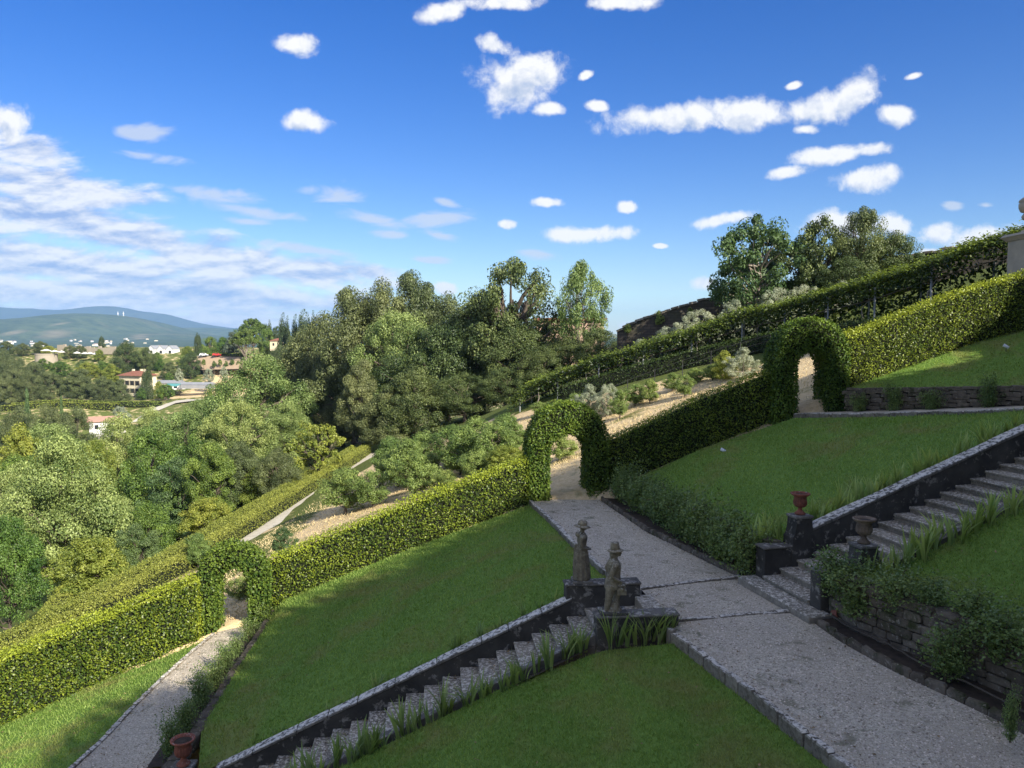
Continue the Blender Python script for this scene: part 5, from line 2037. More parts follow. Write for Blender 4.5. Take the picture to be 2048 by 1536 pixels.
# ------------------------------------------------------------------ pergola, low box hedges, boundary wall, pillar
def pergola():
    g = np.random.default_rng(61)
    line = [(1020, 800, 60.5), (1060, 772, 60), (1150, 738, 58), (1250, 701, 56), (1380, 664, 54), (1500, 627, 52), (1620, 600, 47.5), (1740, 569, 43), (1880, 518, 39), (2020, 474, 37), (2160, 436, 36)]
    T = np.array([tuple(at(a, b, Y=c)) for a, b, c in line])
    d = np.concatenate([[0], np.cumsum(np.linalg.norm(np.diff(T, axis=0), axis=1))])
    Lg = d[-1]
    top = lambda s: np.stack([np.interp(s, d, T[:, k]) for k in range(3)], -1)
    root = empty('vine_pergola', tuple(T[0]), 0, 'long dark vine pergola climbing the slope below the boundary wall', 'pergola')
    b0 = T[0]
    wid = 3.0
    nrm = np.array([.33, .94, 0])
    nrm /= np.linalg.norm(nrm)
    s = 1.0
    while s < Lg:
        for o in (0, wid):
            p = top(np.array([s]))[0] + nrm * o
            zg = gz(p[0], p[1]) - .1
            m = MB()
            m.tube([(0, 0, 0), (0, 0, max(.8, p[2] - zg - .05))], .055, 6)
            m.build('post', MAT['greyroof'], root, loc=(p[0] - b0[0], p[1] - b0[1], zg - b0[2]))
        m = MB()
        p = top(np.array([s]))[0] - b0 + [0, 0, -.06]
        m.tube([tuple(p - nrm * .2), tuple(p + nrm * (wid + .2))], .04, 5)
        m.build('beam', MAT['bark'], root)
        s += 3.6
    for o, dz in ((0, -.1), (wid, -.1), (0, -.9), (wid / 2, -.1)):
        m = MB()
        m.tube([tuple(q - b0 + nrm * o + [0, 0, dz]) for q in top(np.linspace(0, Lg, 30))], .03, 5)
        m.build('wire', MAT['bark'], root)
    parts = []

    def put(n, o, dz, leaf, tint, upn=1.0, drop=None):
        s = g.uniform(0, Lg, n)
        P = top(s) + nrm * np.asarray(o(n))[:, None]
        lump = vnoise(P, .9, 8) * .22 + vnoise(P, 2.6, 9) * .10
        P[:, 2] += dz(n) + lump
        P[:, :2] += g.normal(0, .12, (n, 2))
        t = np.clip(tint + .18 * vnoise(P, 1.2, 12) + g.normal(0, .17, n), 0, 1)
        N = unit(np.stack([g.normal(0, .5, n), g.normal(-.2, .5, n), np.full(n, upn)], 1))
        parts.append(leaf_quads(P, N, g.uniform(.7, 1.3, n) * leaf, t, g, .5))

    put(24000, lambda n: g.uniform(-.5, wid + .5, n), lambda n: g.normal(.06, .14, n), .20, .48)
    put(6000, lambda n: g.normal(-.35, .16, n), lambda n: -g.uniform(0, 1, n) ** 1.6 * .8, .19, .16, .4)  # fringe leaves tinted dark to stand in for shade on the front
    put(12000, lambda n: g.normal(wid + .2, .2, n), lambda n: -g.uniform(0, 1, n) * 3.4, .30, .05, .3)  # added dark leaf curtain at the back, standing in for shade underneath
    put(1500, lambda n: g.uniform(-.5, wid, n), lambda n: g.uniform(.1, .55, n), .16, .7)
    V, Fq, T_, c = [], [], [], 0
    for v, f, t in parts:
        V.append(v)
        Fq.append(f + c)
        T_.append(t)
        c += len(v)
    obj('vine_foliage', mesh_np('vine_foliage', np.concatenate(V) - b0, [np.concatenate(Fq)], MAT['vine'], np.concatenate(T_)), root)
    # twisted vine stems
    for k in range(9):
        s = 2.5 + k * Lg / 9.2
        p = top(np.array([s]))[0] - b0
        zg = gz(p[0] + b0[0], p[1] + b0[1]) - b0[2]
        pts = [(p[0], p[1] - .2, zg - .1), (p[0] + .3, p[1] - .25, zg + .7), (p[0] + .2, p[1] - .2, zg + 1.4), (p[0] + 1.0, p[1] - .1, p[2] - .3)]
        m = MB()
        m.tube([tuple(q) for q in pl(pts, 10)], [.05 - .003 * i for i in range(10)], 6)
        m.build('vine_stem', MAT['pale_bark'], root)


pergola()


def gl(pts, dz=0.0):
    """ground points from (px, Y): x from the picture column at that distance, z from the terrain"""
    out = []
    for px, Y in pts:
        x = (px - 1024) / F * Y
        out.append((x, Y, gz(x, Y) + dz))
    return out


clipped_hedge('box_hedge', 'low dark box hedge in front of the pergola', gl([(1120, 57), (1240, 54.5), (1380, 52), (1530, 49), (1640, 42.5), (1760, 38.5), (1900, 35.5), (2080, 34)]), 1.15, .9, .10, 130, MAT['darkbox'], 62, .15, back=.2)
# two parallel yellowish box hedges along the low orchard path
HB = [(-19.6, 25.5, -12.75), (-18.2, 32, -12.5), (-17.3, 40, -12.4), (-16.4, 55, -12.3), (-15.4, 72, -12.15), (-15.1, 80, -12.1)]
HA = [(p[0] - 1.55, p[1], p[2] - .25) for p in HB]
clipped_hedge('box_hedge', 'long low yellowish box hedge edging the pale orchard path', HB[::-1], .95, .9, .075, 520, MAT['box'], 63, .3, back=.4)
clipped_hedge('box_hedge', 'second long low yellowish box hedge, on the downhill side of the first', HA[::-1], .9, .9, .075, 520, MAT['box'], 64, .2, back=.4)
S = np.stack([pl([(p[0] + .45, p[1], p[2] + .10) for p in HB], 60), pl([(p[0] + 2.5, p[1], p[2] + .34) for p in HB], 60)], 1)
SAND = plain('pale_path_gravel', (.62, .57, .47), (.46, .42, .34), 3, .95, .4)
tag(obj('orchard_path', grid_mesh('orchard_path', S, SAND)), 'pale sunlit path running along the box hedge through the orchard', None, None, 'structure')
for k, (px, Y) in enumerate([(108, 40), (101, 36.5), (92, 34), (84, 31.5), (74, 29)]):
    x = (px - 1024) / F * Y
    clipped_hedge('box_bush', ['clipped yellowish box block farthest along the steep lower path', 'clipped yellowish box block, second from the far end of the steep path', 'clipped yellowish box block in the middle of the steep path row',
                               'clipped yellowish box block, second nearest of the steep path row', 'clipped yellowish box block nearest the lower left hedge'][k], [(x - .5, Y + .9, gz(x, Y) - .1), (x + .1, Y - .9, gz(x, Y) - .1)], 1.0, .95, .08, 220, MAT['box'], 70 + k, .3, back=1.0)


def boundary():
    tops = [(1236, 660, 68.5), (1262, 648, 68), (1330, 620, 67), (1440, 590, 66), (1560, 566, 64), (1700, 540, 62), (1840, 506, 60), (1930, 493, 58), (2030, 470, 56), (2180, 440, 54)]
    T = np.array([tuple(at(a, b, Y=c)) for a, b, c in tops])
    n = 120
    Q = pl(T, n)
    g = np.random.default_rng(9)
    Q[:, 2] += vnoise(Q, 1.4, 3) * .10
    root = empty('boundary_wall', tuple(T[0]), 0, 'tall dark stone boundary wall running up the hill behind the trees', 'wall')
    base = G(Q[:, 0], Q[:, 1]) - 1.0
    V = []
    for o, z in ((0, base), (0, Q[:, 2] - .12), (.6, Q[:, 2] - .12), (.6, base)):
        q = Q.copy()
        q[:, 1] += o
        q[:, 2] = z
        V.append(q)
    V = np.concatenate(V) - T[0]
    i = np.arange(n - 1)
    Fq = np.concatenate([np.stack([i + k * n, i + 1 + k * n, i + 1 + (k + 1) * n, i + (k + 1) * n], 1) for k in range(3)])
    ends = np.array([[0, n, 2 * n, 3 * n], [n - 1, 2 * n - 1, 3 * n - 1, 4 * n - 1]])
    obj('wall_face', mesh_np('wall_face', V, [Fq, ends], MAT['oldwall']), root)
    d = np.concatenate([[0], np.cumsum(np.linalg.norm(np.diff(Q, axis=0), axis=1))])
    s = 0
    r = random.Random(8)
    while s < d[-1] - .3:
        l = r.uniform(.5, .95)
        m = s + l / 2
        s += l
        p = [float(np.interp(m, d, Q[:, k])) for k in range(3)]
        q = [float(np.interp(m + .4, d, Q[:, k])) for k in range(3)]
        o = obj('coping_stone', r.choice(KERBM), root)
        o.location = (p[0] - T[0][0], p[1] + .3 - T[0][1], p[2] - .05 - T[0][2] + r.uniform(-.05, .05))
        o.rotation_euler = (r.uniform(-.06, .06), -math.asin(max(-1, min(1, (q[2] - p[2]) / .45))) * .9, math.atan2(q[1] - p[1], q[0] - p[0]))
        o.scale = (l * .97, .72, .2)


def old_wall_mat():
    m, nt, out = new_mat('old_wall')
    v = coords(nt, 'World')
    sx = nd(nt, 'ShaderNodeSeparateXYZ')
    nt.links.new(v, sx.inputs[0])
    cb_ = nd(nt, 'ShaderNodeCombineXYZ')
    nt.links.new(sx.outputs[0], cb_.inputs[0])
    nt.links.new(sx.outputs[2], cb_.inputs[1])
    br = nd(nt, 'ShaderNodeTexBrick')
    nt.links.new(cb_.outputs[0], br.inputs['Vector'])
    br.inputs['Scale'].default_value = 1.0
    br.inputs['Brick Width'].default_value = .55
    br.inputs['Row Height'].default_value = .24
    br.inputs['Mortar Size'].default_value = .03
    br.inputs['Color1'].default_value = (.085, .068, .054, 1)
    br.inputs['Color2'].default_value = (.048, .04, .033, 1)
    br.inputs['Mortar'].default_value = (.035, .03, .026, 1)
    n = nz(nt, .8, 6, .6, v)
    c = mixc(nt, mapr(nt, n, .4, .7, 0, .7), br.outputs[0], (.055, .058, .03))
    finish(nt, out, c, .95, br.outputs['Fac'], -.6, .06)
    return m


MAT['oldwall'] = old_wall_mat()
boundary()
# short pink plastered wall glimpsed behind the thin tree
m = MB()
c = at(1140, 685, Y=92)
m.box((0, 0, 0), (8, .6, 5.2))
r_ = empty('garden_building', tuple(c), 0, 'pinkish plastered building glimpsed behind the thin right tree', 'building')
m.build('wall', MAT['pinkwall'], r_)
m = MB()
m.box((0, 0, 2.75), (8.6, 1.4, .28))
m.build('roof', MAT['rooftile'], r_)


def pillar():
    c = at(2066, 600, Y=34)
    zt = at(2066, 466, Y=34).z
    zb = gz(c.x, 34) - .3
    root = empty('gate_pillar', (c.x, 34, zb), 0, 'pale stone pillar with an urn on top at the right edge', 'pillar')
    H = zt - zb
    m = MB()
    m.box((0, 0, (H - .3) / 2), (1.48, 1.48, H - .3))
    m.build('shaft', MAT['sandstone'], root, bevel=.02)
    m = MB()
    m.hexa([(-.78, -.78, H - .30), (.78, -.78, H - .30), (.78, .78, H - .30), (-.78, .78, H - .30)], [(-.95, -.95, H - .12), (.95, -.95, H - .12), (.95, .95, H - .12), (-.95, .95, H - .12)])
    m.hexa([(-.97, -.97, H - .118), (.97, -.97, H - .118), (.97, .97, H - .118), (-.97, .97, H - .118)], [(-.85, -.85, H), (.85, -.85, H), (.85, .85, H), (-.85, .85, H)])
    m.build('cap', MAT['sandstone'], root)
    m = MB()
    m.lathe([(.55, 0), (.55, .12), (.42, .18), (.30, .32), (.27, .45), (.34, .52), (.52, .62), (.55, .74), (.50, .82), (.44, .9), (.60, .95), (.66, 1.1), (.67, 1.28), (.62, 1.32), (.68, 1.38), (.66, 1.45), (.5, 1.58), (.3, 1.72), (.12, 1.80)], 28,
            mod=lambda i, t: 1 + (.03 * math.cos(12 * t) if 5 < i < 14 else 0))
    o = m.build('urn_finial', MAT['sandstone'], root, smooth=True)
    o.location = (0, 0, H)


pillar()

# wire fence with thin posts on the orchard slope
def fence():
    pts = gl([(1105, 47), (1180, 48), (1250, 48.5), (1330, 48.5), (1440, 48), (1540, 47)], 0)
    root = empty('wire_fence', pts[0], 0, 'thin wire fence with slim posts crossing the dry orchard slope', 'fence')
    P = pl(pts, 9)
    b = np.array(pts[0])
    for q in P:
        m = MB()
        m.tube([(0, 0, -.1), (0, 0, 1.3)], .022, 5)
        m.build('post', MAT['darkmetal'], root, loc=tuple(q - b))
    for dz in (.5, .9, 1.25):
        m = MB()
        m.tube([tuple(q - b + [0, 0, dz]) for q in P], .009, 4)
        m.build('wire', MAT['darkmetal'], root)


fence()
m = MB()
m.tube([(0, 0, -.2), (0, 0, 2.6)], .03, 6)
p = at(1593, 752, Y=37)
tag(m.build('stake', MAT['darkmetal'], loc=(p.x, p.y, gz(p.x, p.y))), 'thin dark stake standing on the straw seen through the upper arch', 'stake')

# ------------------------------------------------------------------ trees and shrubs
GA = 'tree'
trees([
    # wood in the centre
    ('acacia', 520, 702, 215, 98, 'acacia_tree', 'large light green tree left of the dark wood'),
    ('acacia', 470, 790, 150, 84, 'acacia_tree', 'light green tree in front of the large light tree'),
    ('acacia', 575, 800, 120, 88, 'acacia_tree', 'light green tree touching the dark wood, low'),
    ('oak', 650, 628, 190, 122, 'holm_oak', 'grey green holm oak at the left end of the wood'),
    ('oak', 705, 572, 180, 104, 'holm_oak', 'tall holm oak, left of the wood skyline'),
    ('oak', 765, 560, 175, 103, 'holm_oak', 'holm oak on the wood skyline, just left of the topmost one'),
    ('oak', 828, 540, 175, 106, 'holm_oak', 'topmost holm oak on the left skyline of the wood'),
    ('oak', 895, 588, 160, 103, 'holm_oak', 'holm oak below the small white cloud'),
    ('acacia', 800, 606, 190, 92, 'robinia_tree', 'bright green robinia in the middle of the wood'),
    ('oak', 722, 716, 110, 84, 'holm_oak', 'round sunlit holm oak standing out before the dark gap'),
    ('oak', 650, 690, 110, 116, 'holm_oak', 'dark holm oak beside the shaded gap'),
    ('oak', 612, 740, 90, 116, 'holm_oak', 'dark low holm oak at the left foot of the wood'),
    ('oak2', 870, 640, 200, 88, 'oak_tree', 'leafy oak in the centre of the wood'),
    ('oak2', 945, 612, 200, 87, 'oak_tree', 'leafy oak left below the tall gnarled oak'),
    ('bigoak', 1028, 508, 215, 86, 'oak_tree', 'tall gnarled oak with bare dark limbs against the sky'),
    ('oak2', 965, 572, 150, 88, 'oak_tree', 'oak crown at the left shoulder of the gnarled oak'),
    ('oak2', 1035, 640, 170, 82, 'oak_tree', 'dense oak under the gnarled oak'),
    ('oak2', 930, 740, 170, 80, 'oak_tree', 'low oak at the foot of the wood'),
    ('oak2', 830, 730, 160, 80, 'oak_tree', 'oak with pale branches at the foot of the wood'),
    ('oak2', 1010, 730, 150, 78, 'oak_tree', 'shadowy oak just left of the pergola end'),
    ('oak2', 1085, 690, 110, 78, 'oak_tree', 'small oak above the pergola end'),
    ('tallthin', 1165, 524, 112, 80, 'poplar_tree', 'slender tree with pale stems right of the gnarled oak'),
    ('oak2', 1200, 652, 120, 77, 'bush', 'rounded bush at the end of the boundary wall'),
    ('oak2', 1135, 672, 100, 79, 'bush', 'bush under the slender tree'),
    ('oak', 685, 800, 110, 106, 'holm_oak', 'lowest dark holm oak behind the cherry tree'),
    ('oak', 775, 780, 130, 80, 'holm_oak', 'dark holm oak behind the fruit trees'),
    ('oak', 592, 690, 90, 124, 'holm_oak', 'holm oak at the far left edge of the wood'),
    # trees before the boundary wall, upper right
    ('walnut', 1515, 424, 190, 62, 'walnut_tree', 'broad grey green tree with drooping sprays above the pergola'),
    ('walnut', 1640, 432, 140, 61, 'chestnut_tree', 'dark leaning tree between the two tall upper trees'),
    ('oak2', 1728, 405, 140, 60, 'chestnut_tree', 'tallest dark tree before the boundary wall'),
    ('oak2', 1788, 465, 130, 60, 'chestnut_tree', 'lower dark tree at the right of the upper group'),
    ('oak2', 1690, 505, 210, 59, 'chestnut_tree', 'low bushy growth under the tallest dark tree'),
    ('olive', 1400, 618, 80, 60, 'olive_shrub', 'silver shrub along the pergola, leftmost of the upper silver group'),
    ('olive', 1470, 600, 80, 59, 'olive_shrub', 'silver shrub along the pergola under the broad tree'),
    ('olive', 1560, 574, 80, 58, 'olive_shrub', 'tall silver shrub right of the broad tree trunk'),
    ('olive', 1685, 560, 70, 57, 'olive_shrub', 'silver shrub beneath the tallest dark tree'),
    ('olive', 1340, 652, 90, 62, 'olive_shrub', 'silver shrub at the foot of the boundary wall'),
    ('olive', 1280, 678, 60, 63, 'olive_shrub', 'small silver shrub near the low end of the boundary wall'),
    ('olive', 1610, 568, 60, 58, 'olive_shrub', 'silver shrub between the broad tree and the dark trees'),
    ('fruit', 1256, 644, 16, 68, 'wall_weed', 'weed tuft on top of the boundary wall at its low end'),
    ('fruit', 1318, 620, 22, 67.2, 'wall_weed', 'leafy weed on top of the boundary wall, second from the low end'),
    ('fruit', 1380, 612, 14, 66.6, 'wall_weed', 'small weed on top of the boundary wall left of the broad tree'),
    # orchard
    ('fruit', 1012, 826, 90, 46, 'fruit_tree', 'fruit tree just left of the middle arch, rear row'),
    ('fruit', 955, 828, 84, 48, 'fruit_tree', 'grey green fruit tree second from the arch, rear row'),
    ('fruit', 905, 848, 90, 48, 'fruit_tree', 'fruit tree third from the arch, rear row'),
    ('fruit', 850, 858, 90, 49, 'fruit_tree', 'fruit tree fourth from the arch, rear row'),
    ('fruit', 780, 872, 80, 50, 'fruit_tree', 'fruit tree at the left end of the rear row'),
    ('fruit', 795, 890, 84, 48, 'fruit_tree', 'fruit tree with thin trunk by the pale path end'),
    ('fruit', 860, 905, 80, 46, 'fruit_tree', 'fruit tree in the front row, left one'),
    ('fruit', 920, 880, 90, 45, 'fruit_tree', 'fruit tree in the front row, middle one'),
    ('yellow', 985, 872, 86, 44, 'fruit_tree', 'yellowish fruit tree in the front row'),
    ('fruit', 1030, 870, 66, 43, 'fruit_tree', 'fruit tree hidden behind the left leg of the middle arch'),
    ('fruit', 888, 935, 84, 40, 'fruit_tree', 'low fruit bush directly behind the lit hedge'),
    ('fruit', 830, 900, 100, 42, 'fruit_tree', 'broad fruit tree in the middle of the front row'),
    ('fruit', 955, 895, 100, 40, 'fruit_tree', 'broad fruit tree in the front row near the arch'),
    ('yellow', 1010, 885, 90, 39, 'fruit_tree', 'yellow tinged tree beside the left leg of the middle arch'),
    ('fruit', 930, 850, 100, 44, 'fruit_tree', 'tall fruit tree in the second row'),
    ('fruit', 985, 840, 100, 43, 'fruit_tree', 'tall fruit tree in the second row nearer the arch'),
    ('fruit', 815, 876, 100, 46, 'fruit_tree', 'fruit tree in the second row toward the pale path'),
    ('fruit', 745, 935, 80, 43, 'fruit_tree', 'pale fruit tree touching the round apple tree'),
    ('fruit', 690, 934, 135, 44, 'apple_tree', 'round apple tree with dark trunk and shadow behind the lit hedge'),
    ('cherry', 634, 844, 110, 66, 'cherry_tree', 'bright spiky cherry tree in front of the dark wood'),
    ('fruit', 478, 1150, 60, 29, 'shrub', 'leafy shrub seen through the lowest ivy arch'),
    ('blue', 566, 1048, 46, 33, 'shrub', 'small grey green shrub beside the pale orchard path'),
    ('fruit', 1120, 862, 90, 38, 'fruit_tree', 'drooping tree seen through the middle arch'),
    ('olive', 1178, 768, 70, 47, 'fruit_shrub', 'upright pale shrub above the hedge, left one of the pair'),
    ('olive', 1216, 766, 52, 46, 'fruit_shrub', 'upright pale shrub above the hedge, right one of the pair'),
    ('fruit', 1270, 764, 52, 46, 'espalier_shrub', 'espalier shrub on the straw slope, nearest the pale pair'),
    ('fruit', 1345, 744, 40, 46, 'espalier_shrub', 'espalier shrub in the middle of the straw slope'),
    ('fruit', 1392, 736, 40, 46, 'espalier_shrub', 'espalier shrub on the straw slope next to the pale bush'),
    ('fruit', 1300, 757, 44, 45, 'espalier_shrub', 'espalier shrub left of the middle of the straw slope'),
    ('fruit', 1425, 728, 44, 45, 'espalier_shrub', 'espalier shrub just left of the bright pale bush'),
    ('fruit', 1240, 778, 44, 44, 'espalier_shrub', 'low espalier shrub right beside the pale pair'),
    ('fruit', 1370, 746, 40, 43, 'espalier_shrub', 'low espalier shrub peeping over the dark hedge'),
    ('yellow', 1450, 700, 60, 44, 'fruit_shrub', 'yellow green bush on the left of the bright pale bush'),
    ('fruit', 1150, 785, 60, 50, 'fruit_shrub', 'feathery shrub behind the pale pair'),
    ('fruit', 1080, 800, 80, 55, 'fruit_tree', 'small tree behind the top of the middle arch'),
    ('olive', 1487, 694, 92, 42, 'fruit_shrub', 'bright pale leaved bush left of the upper arch'),
    # left hand trees
    ('acacia', 120, 866, 262, 53, 'acacia_tree', 'huge light green tree filling the lower left'),
    ('green', 300, 852, 150, 72, 'robinia_tree', 'mid green tree right of the huge light tree'),
    ('blue', 352, 905, 130, 64, 'robinia_tree', 'bluish green tree with layered foliage'),
    ('green', 425, 885, 110, 62, 'maple_tree', 'bright green pointed tree in the left mass'),
    ('oak', 480, 880, 110, 64, 'holm_oak', 'grey green tree between the bright one and the cherry'),
    ('oak', 555, 895, 90, 62, 'holm_oak', 'greyish tree with bare twigs before the dark wood'),
    ('yellow', 415, 990, 165, 57, 'fig_tree', 'yellow green fig tree by the box hedges'),
    ('yellow', 515, 935, 90, 63, 'fig_tree', 'smaller yellow green tree up the box hedges'),
    ('green', 290, 1000, 150, 56, 'shrub', 'rich green thicket below the bluish tree'),
    ('blue', 270, 1040, 100, 47, 'willow_shrub', 'grey green willowy shrub on the left bank'),
    ('yellow', 175, 1065, 150, 43, 'fruit_tree', 'loose yellow green fruit tree above the lower left hedge'),
    ('fruit', 395, 1065, 60, 40, 'fruit_tree', 'thin young tree on the grassy left bank'),
    ('green', 12, 1030, 150, 34, 'fig_tree', 'broad leaved tree cut by the left edge'),
    ('acacia', 215, 980, 160, 60, 'acacia_tree', 'light green tree behind the huge light tree, right side'),
    ('acacia', 20, 930, 150, 62, 'acacia_tree', 'light green tree at the left edge behind the huge one'),
    ('green', 30, 905, 130, 76, 'broadleaf_tree', 'green tree at the left edge, mid distance'),
    ('acacia', 95, 832, 160, 96, 'acacia_tree', 'light crown behind the huge light tree'),
    ('acacia', 235, 826, 150, 104, 'acacia_tree', 'light crown below the small pink roofed house'),
    ('acacia', 360, 812, 180, 104, 'acacia_tree', 'wide light crown in the middle distance'),
    ('yellow', 40, 848, 110, 92, 'bamboo_clump', 'yellowish bamboo clump at the left edge'),
    ('yellow', 190, 872, 80, 84, 'broadleaf_tree', 'yellow tinged crown between the light ones'),
    ('green', 400, 862, 110, 84, 'broadleaf_tree', 'green crown at the foot of the large light tree'),
    ('oak', 150, 812, 90, 150, 'holm_oak', 'dark crown left of the small pink roofed house'),
    ('oak', 40, 812, 90, 170, 'holm_oak', 'dark crown at the far left, middle distance'),
    ('oak', 95, 806, 80, 160, 'holm_oak', 'grey crown between the two conical trees'),
    ('cone', 53, 776, 30, 230, 'conifer', 'conical conifer at the far left'),
    ('cone', 122, 790, 24, 225, 'conifer', 'smaller conical conifer right of the other'),
    ('olive', 240, 812, 34, 215, 'olive_tree', 'olive tree by the small pink roofed house'),
    ('acacia', 300, 812, 100, 130, 'broadleaf_tree', 'light crown right of the small house'),
    ('green', 440, 760, 90, 140, 'broadleaf_tree', 'green crown behind the large light tree'),
    ('acacia', 400, 790, 90, 130, 'broadleaf_tree', 'light crown below the car park'),
])

# row of oaks by the rose garden and the trees round the terrace, far away
for i, (px, top, w, Y) in enumerate([(-20, 742, 80, 318), (22, 738, 62, 316), (58, 742, 56, 318), (98, 742, 60, 320), (22, 715, 66, 355), (70, 722, 60, 350), (8, 700, 60, 380)]):
    tree('oak', px, top, w, Y, 'oak_tree', 'round dark oak in the row at the far left behind the rose garden', 'oaks at the far left')
trees([
    ('oak', 160, 737, 84, 318, 'oak_tree', 'largest round dark oak before the far villa'),
    ('oak', 206, 752, 52, 312, 'oak_tree', 'round dark oak just left of the far villa'),
    ('oak', 240, 757, 46, 308, 'oak_tree', 'round dark oak covering the corner of the far villa'),
    ('oak2', 250, 681, 56, 395, 'holm_oak', 'big round holm oak above the far villa'),
    ('oak2', 292, 692, 36, 390, 'broadleaf_tree', 'upright tree right of the big round holm oak'),
    ('oak', 140, 690, 28, 432, 'holm_oak', 'left one of the clipped dark pair on the terrace'),
    ('oak', 160, 690, 28, 432, 'holm_oak', 'right one of the clipped dark pair on the terrace'),
    ('yellow', 198, 698, 24, 425, 'broadleaf_tree', 'small light tree at the end of the ruined wall'),
    ('yellow', 175, 722, 58, 385, 'bamboo_clump', 'yellow green bamboo below the terrace'),
    ('yellow', 222, 728, 50, 375, 'bamboo_clump', 'yellow green thicket above the far villa'),
    ('green', 120, 722, 40, 390, 'broadleaf_tree', 'green tree below the round bastion'),
    ('green', 86, 716, 40, 405, 'broadleaf_tree', 'green tree hiding the foot of the round bastion'),
    ('oak', 45, 686, 60, 440, 'oak_tree', 'oak on the skyline left of the parasols'),
    ('oak', 12, 682, 50, 445, 'oak_tree', 'oak on the far left skyline'),
    ('oak', 80, 682, 34, 445, 'oak_tree', 'oak on the skyline nearest the parasols'),
    ('yellow', 98, 690, 26, 438, 'broadleaf_tree', 'light tree beside the parasols'),
    ('green', 331, 768, 36, 325, 'broadleaf_tree', 'round green tree right of the twin cypresses'),
    ('yellow', 318, 762, 28, 335, 'broadleaf_tree', 'yellowish tree beside the twin cypresses'),
    ('green', 282, 775, 22, 328, 'broadleaf_tree', 'small dark tree in front of the far villa'),
    ('cypress', 290, 740, 19, 330, 'cypress', 'left one of the twin cypresses before the far villa'),
    ('cypress', 297, 738, 19, 331, 'cypress', 'right one of the twin cypresses before the far villa'),
    ('green', 314, 704, 22, 400, 'broadleaf_tree', 'bluish tree below the white gabled houses'),
    ('oak2', 380, 702, 44, 385, 'broadleaf_tree', 'tree at the left end of the red car road'),
    ('yellow', 375, 690, 22, 405, 'broadleaf_tree', 'autumn tinged tree beside the road trees'),
    ('green', 420, 672, 46, 412, 'broadleaf_tree', 'broad green tree behind the parked cars'),
    ('green', 445, 674, 34, 412, 'broadleaf_tree', 'green tree left of the cedar'),
    ('cedar', 463, 660, 48, 400, 'cedar_tree', 'grey cedar left of the stone pines'),
    ('pine', 505, 638, 62, 405, 'stone_pine', 'higher stone pine with umbrella crown'),
    ('pine', 492, 658, 58, 385, 'stone_pine', 'lower stone pine with umbrella crown'),
    ('green', 535, 655, 40, 395, 'broadleaf_tree', 'dark green tree right of the stone pines'),
    ('oak2', 555, 650, 34, 400, 'broadleaf_tree', 'tree before the pale house on the hill'),
    ('oak', 585, 672, 50, 330, 'broadleaf_tree', 'broad tree at the edge of the dark wood, far'),
    ('oak', 560, 690, 60, 300, 'broadleaf_tree', 'rounded tree below the pale house on the hill'),
    ('cypress', 539, 645, 15, 410, 'cypress', 'small cypress just right of the stone pines'),
    ('cypress', 564, 635, 24, 360, 'cypress', 'tall cypress, leftmost of the hilltop row'),
    ('cypress', 574, 641, 18, 360, 'cypress', 'slim cypress beside the leftmost tall one'),
    ('cypress', 589, 638, 22, 350, 'cypress', 'cypress in the middle of the hilltop row'),
    ('cypress', 604, 629, 35, 345, 'cypress', 'thickest cypress of the hilltop row'),
    ('cypress', 616, 634, 22, 350, 'cypress', 'cypress second from the right of the hilltop row'),
    ('cypress', 626, 631, 19, 348, 'cypress', 'rightmost cypress of the hilltop row'),
    ('cypress', 395, 668, 18, 430, 'cypress', 'dark cypress among the road trees'),
    ('cypress', 203, 673, 14, 470, 'cypress', 'lone cypress rising above the ruined wall'),
    ('olive', 358, 736, 20, 352, 'olive_tree', 'olive tree on the dry terraces, left one'),
    ('olive', 417, 737, 22, 352, 'olive_tree', 'olive tree on the dry terraces, middle one'),
    ('olive', 448, 733, 20, 350, 'olive_tree', 'olive tree on the dry terraces, right one'),
])
# hedge balls along the tan bank under the road
for i, px in enumerate((407, 428, 440, 452, 464, 476)):
    tree('green', px, 718 + (i % 2) * 3, 9, 385, 'round_bush', 'clipped round bush on the tan bank below the parked cars', 'round bushes on the tan bank', 'bush')
# scattered trees of the far slopes
sr = random.Random(12)
nsc = 0
while nsc < 120:
    Y = sr.uniform(110, 420)
    px = sr.uniform(-40, 640)
    x = (px - 1024) / F * Y
    z = gz(x, Y)
    py = 675 - z / Y * F
    if (230 < px < 470 and 300 < Y < 372) or (Y > 280 and 395 < px < 520) or (130 < px < 260 and 240 < Y < 300) or (60 < px < 230 and Y > 405) or (Y > 290 and px < 260 and Y < 316):
        continue
    if Y < 300 and 200 < px < 300 and Y > 170:
        continue
    h = sr.uniform(5, 9)
    p = at(px, 600, Y=Y)
    kind = sr.choice(['oak', 'green', 'acacia', 'oak2', 'fruit', 'blue'])
    COUNT[kind] = COUNT.get(kind, -1) + 1
    tr, cr = PR_[kind][COUNT[kind] % len(PR_[kind])]
    near = Y < 230
    root = empty('broadleaf_tree', (x, Y, z - .1), sr.uniform(0, 6.28), 'leafy tree in the mixed planting of the near valley' if near else 'small leafy tree among the far hillside planting', 'tree', 'valley trees' if near else 'far hillside trees')
    w = h * sr.uniform(.85, 1.3)
    root.scale = (w, w, h)
    obj('trunk', tr, root)
    obj('crown', cr, root)
    nsc += 1

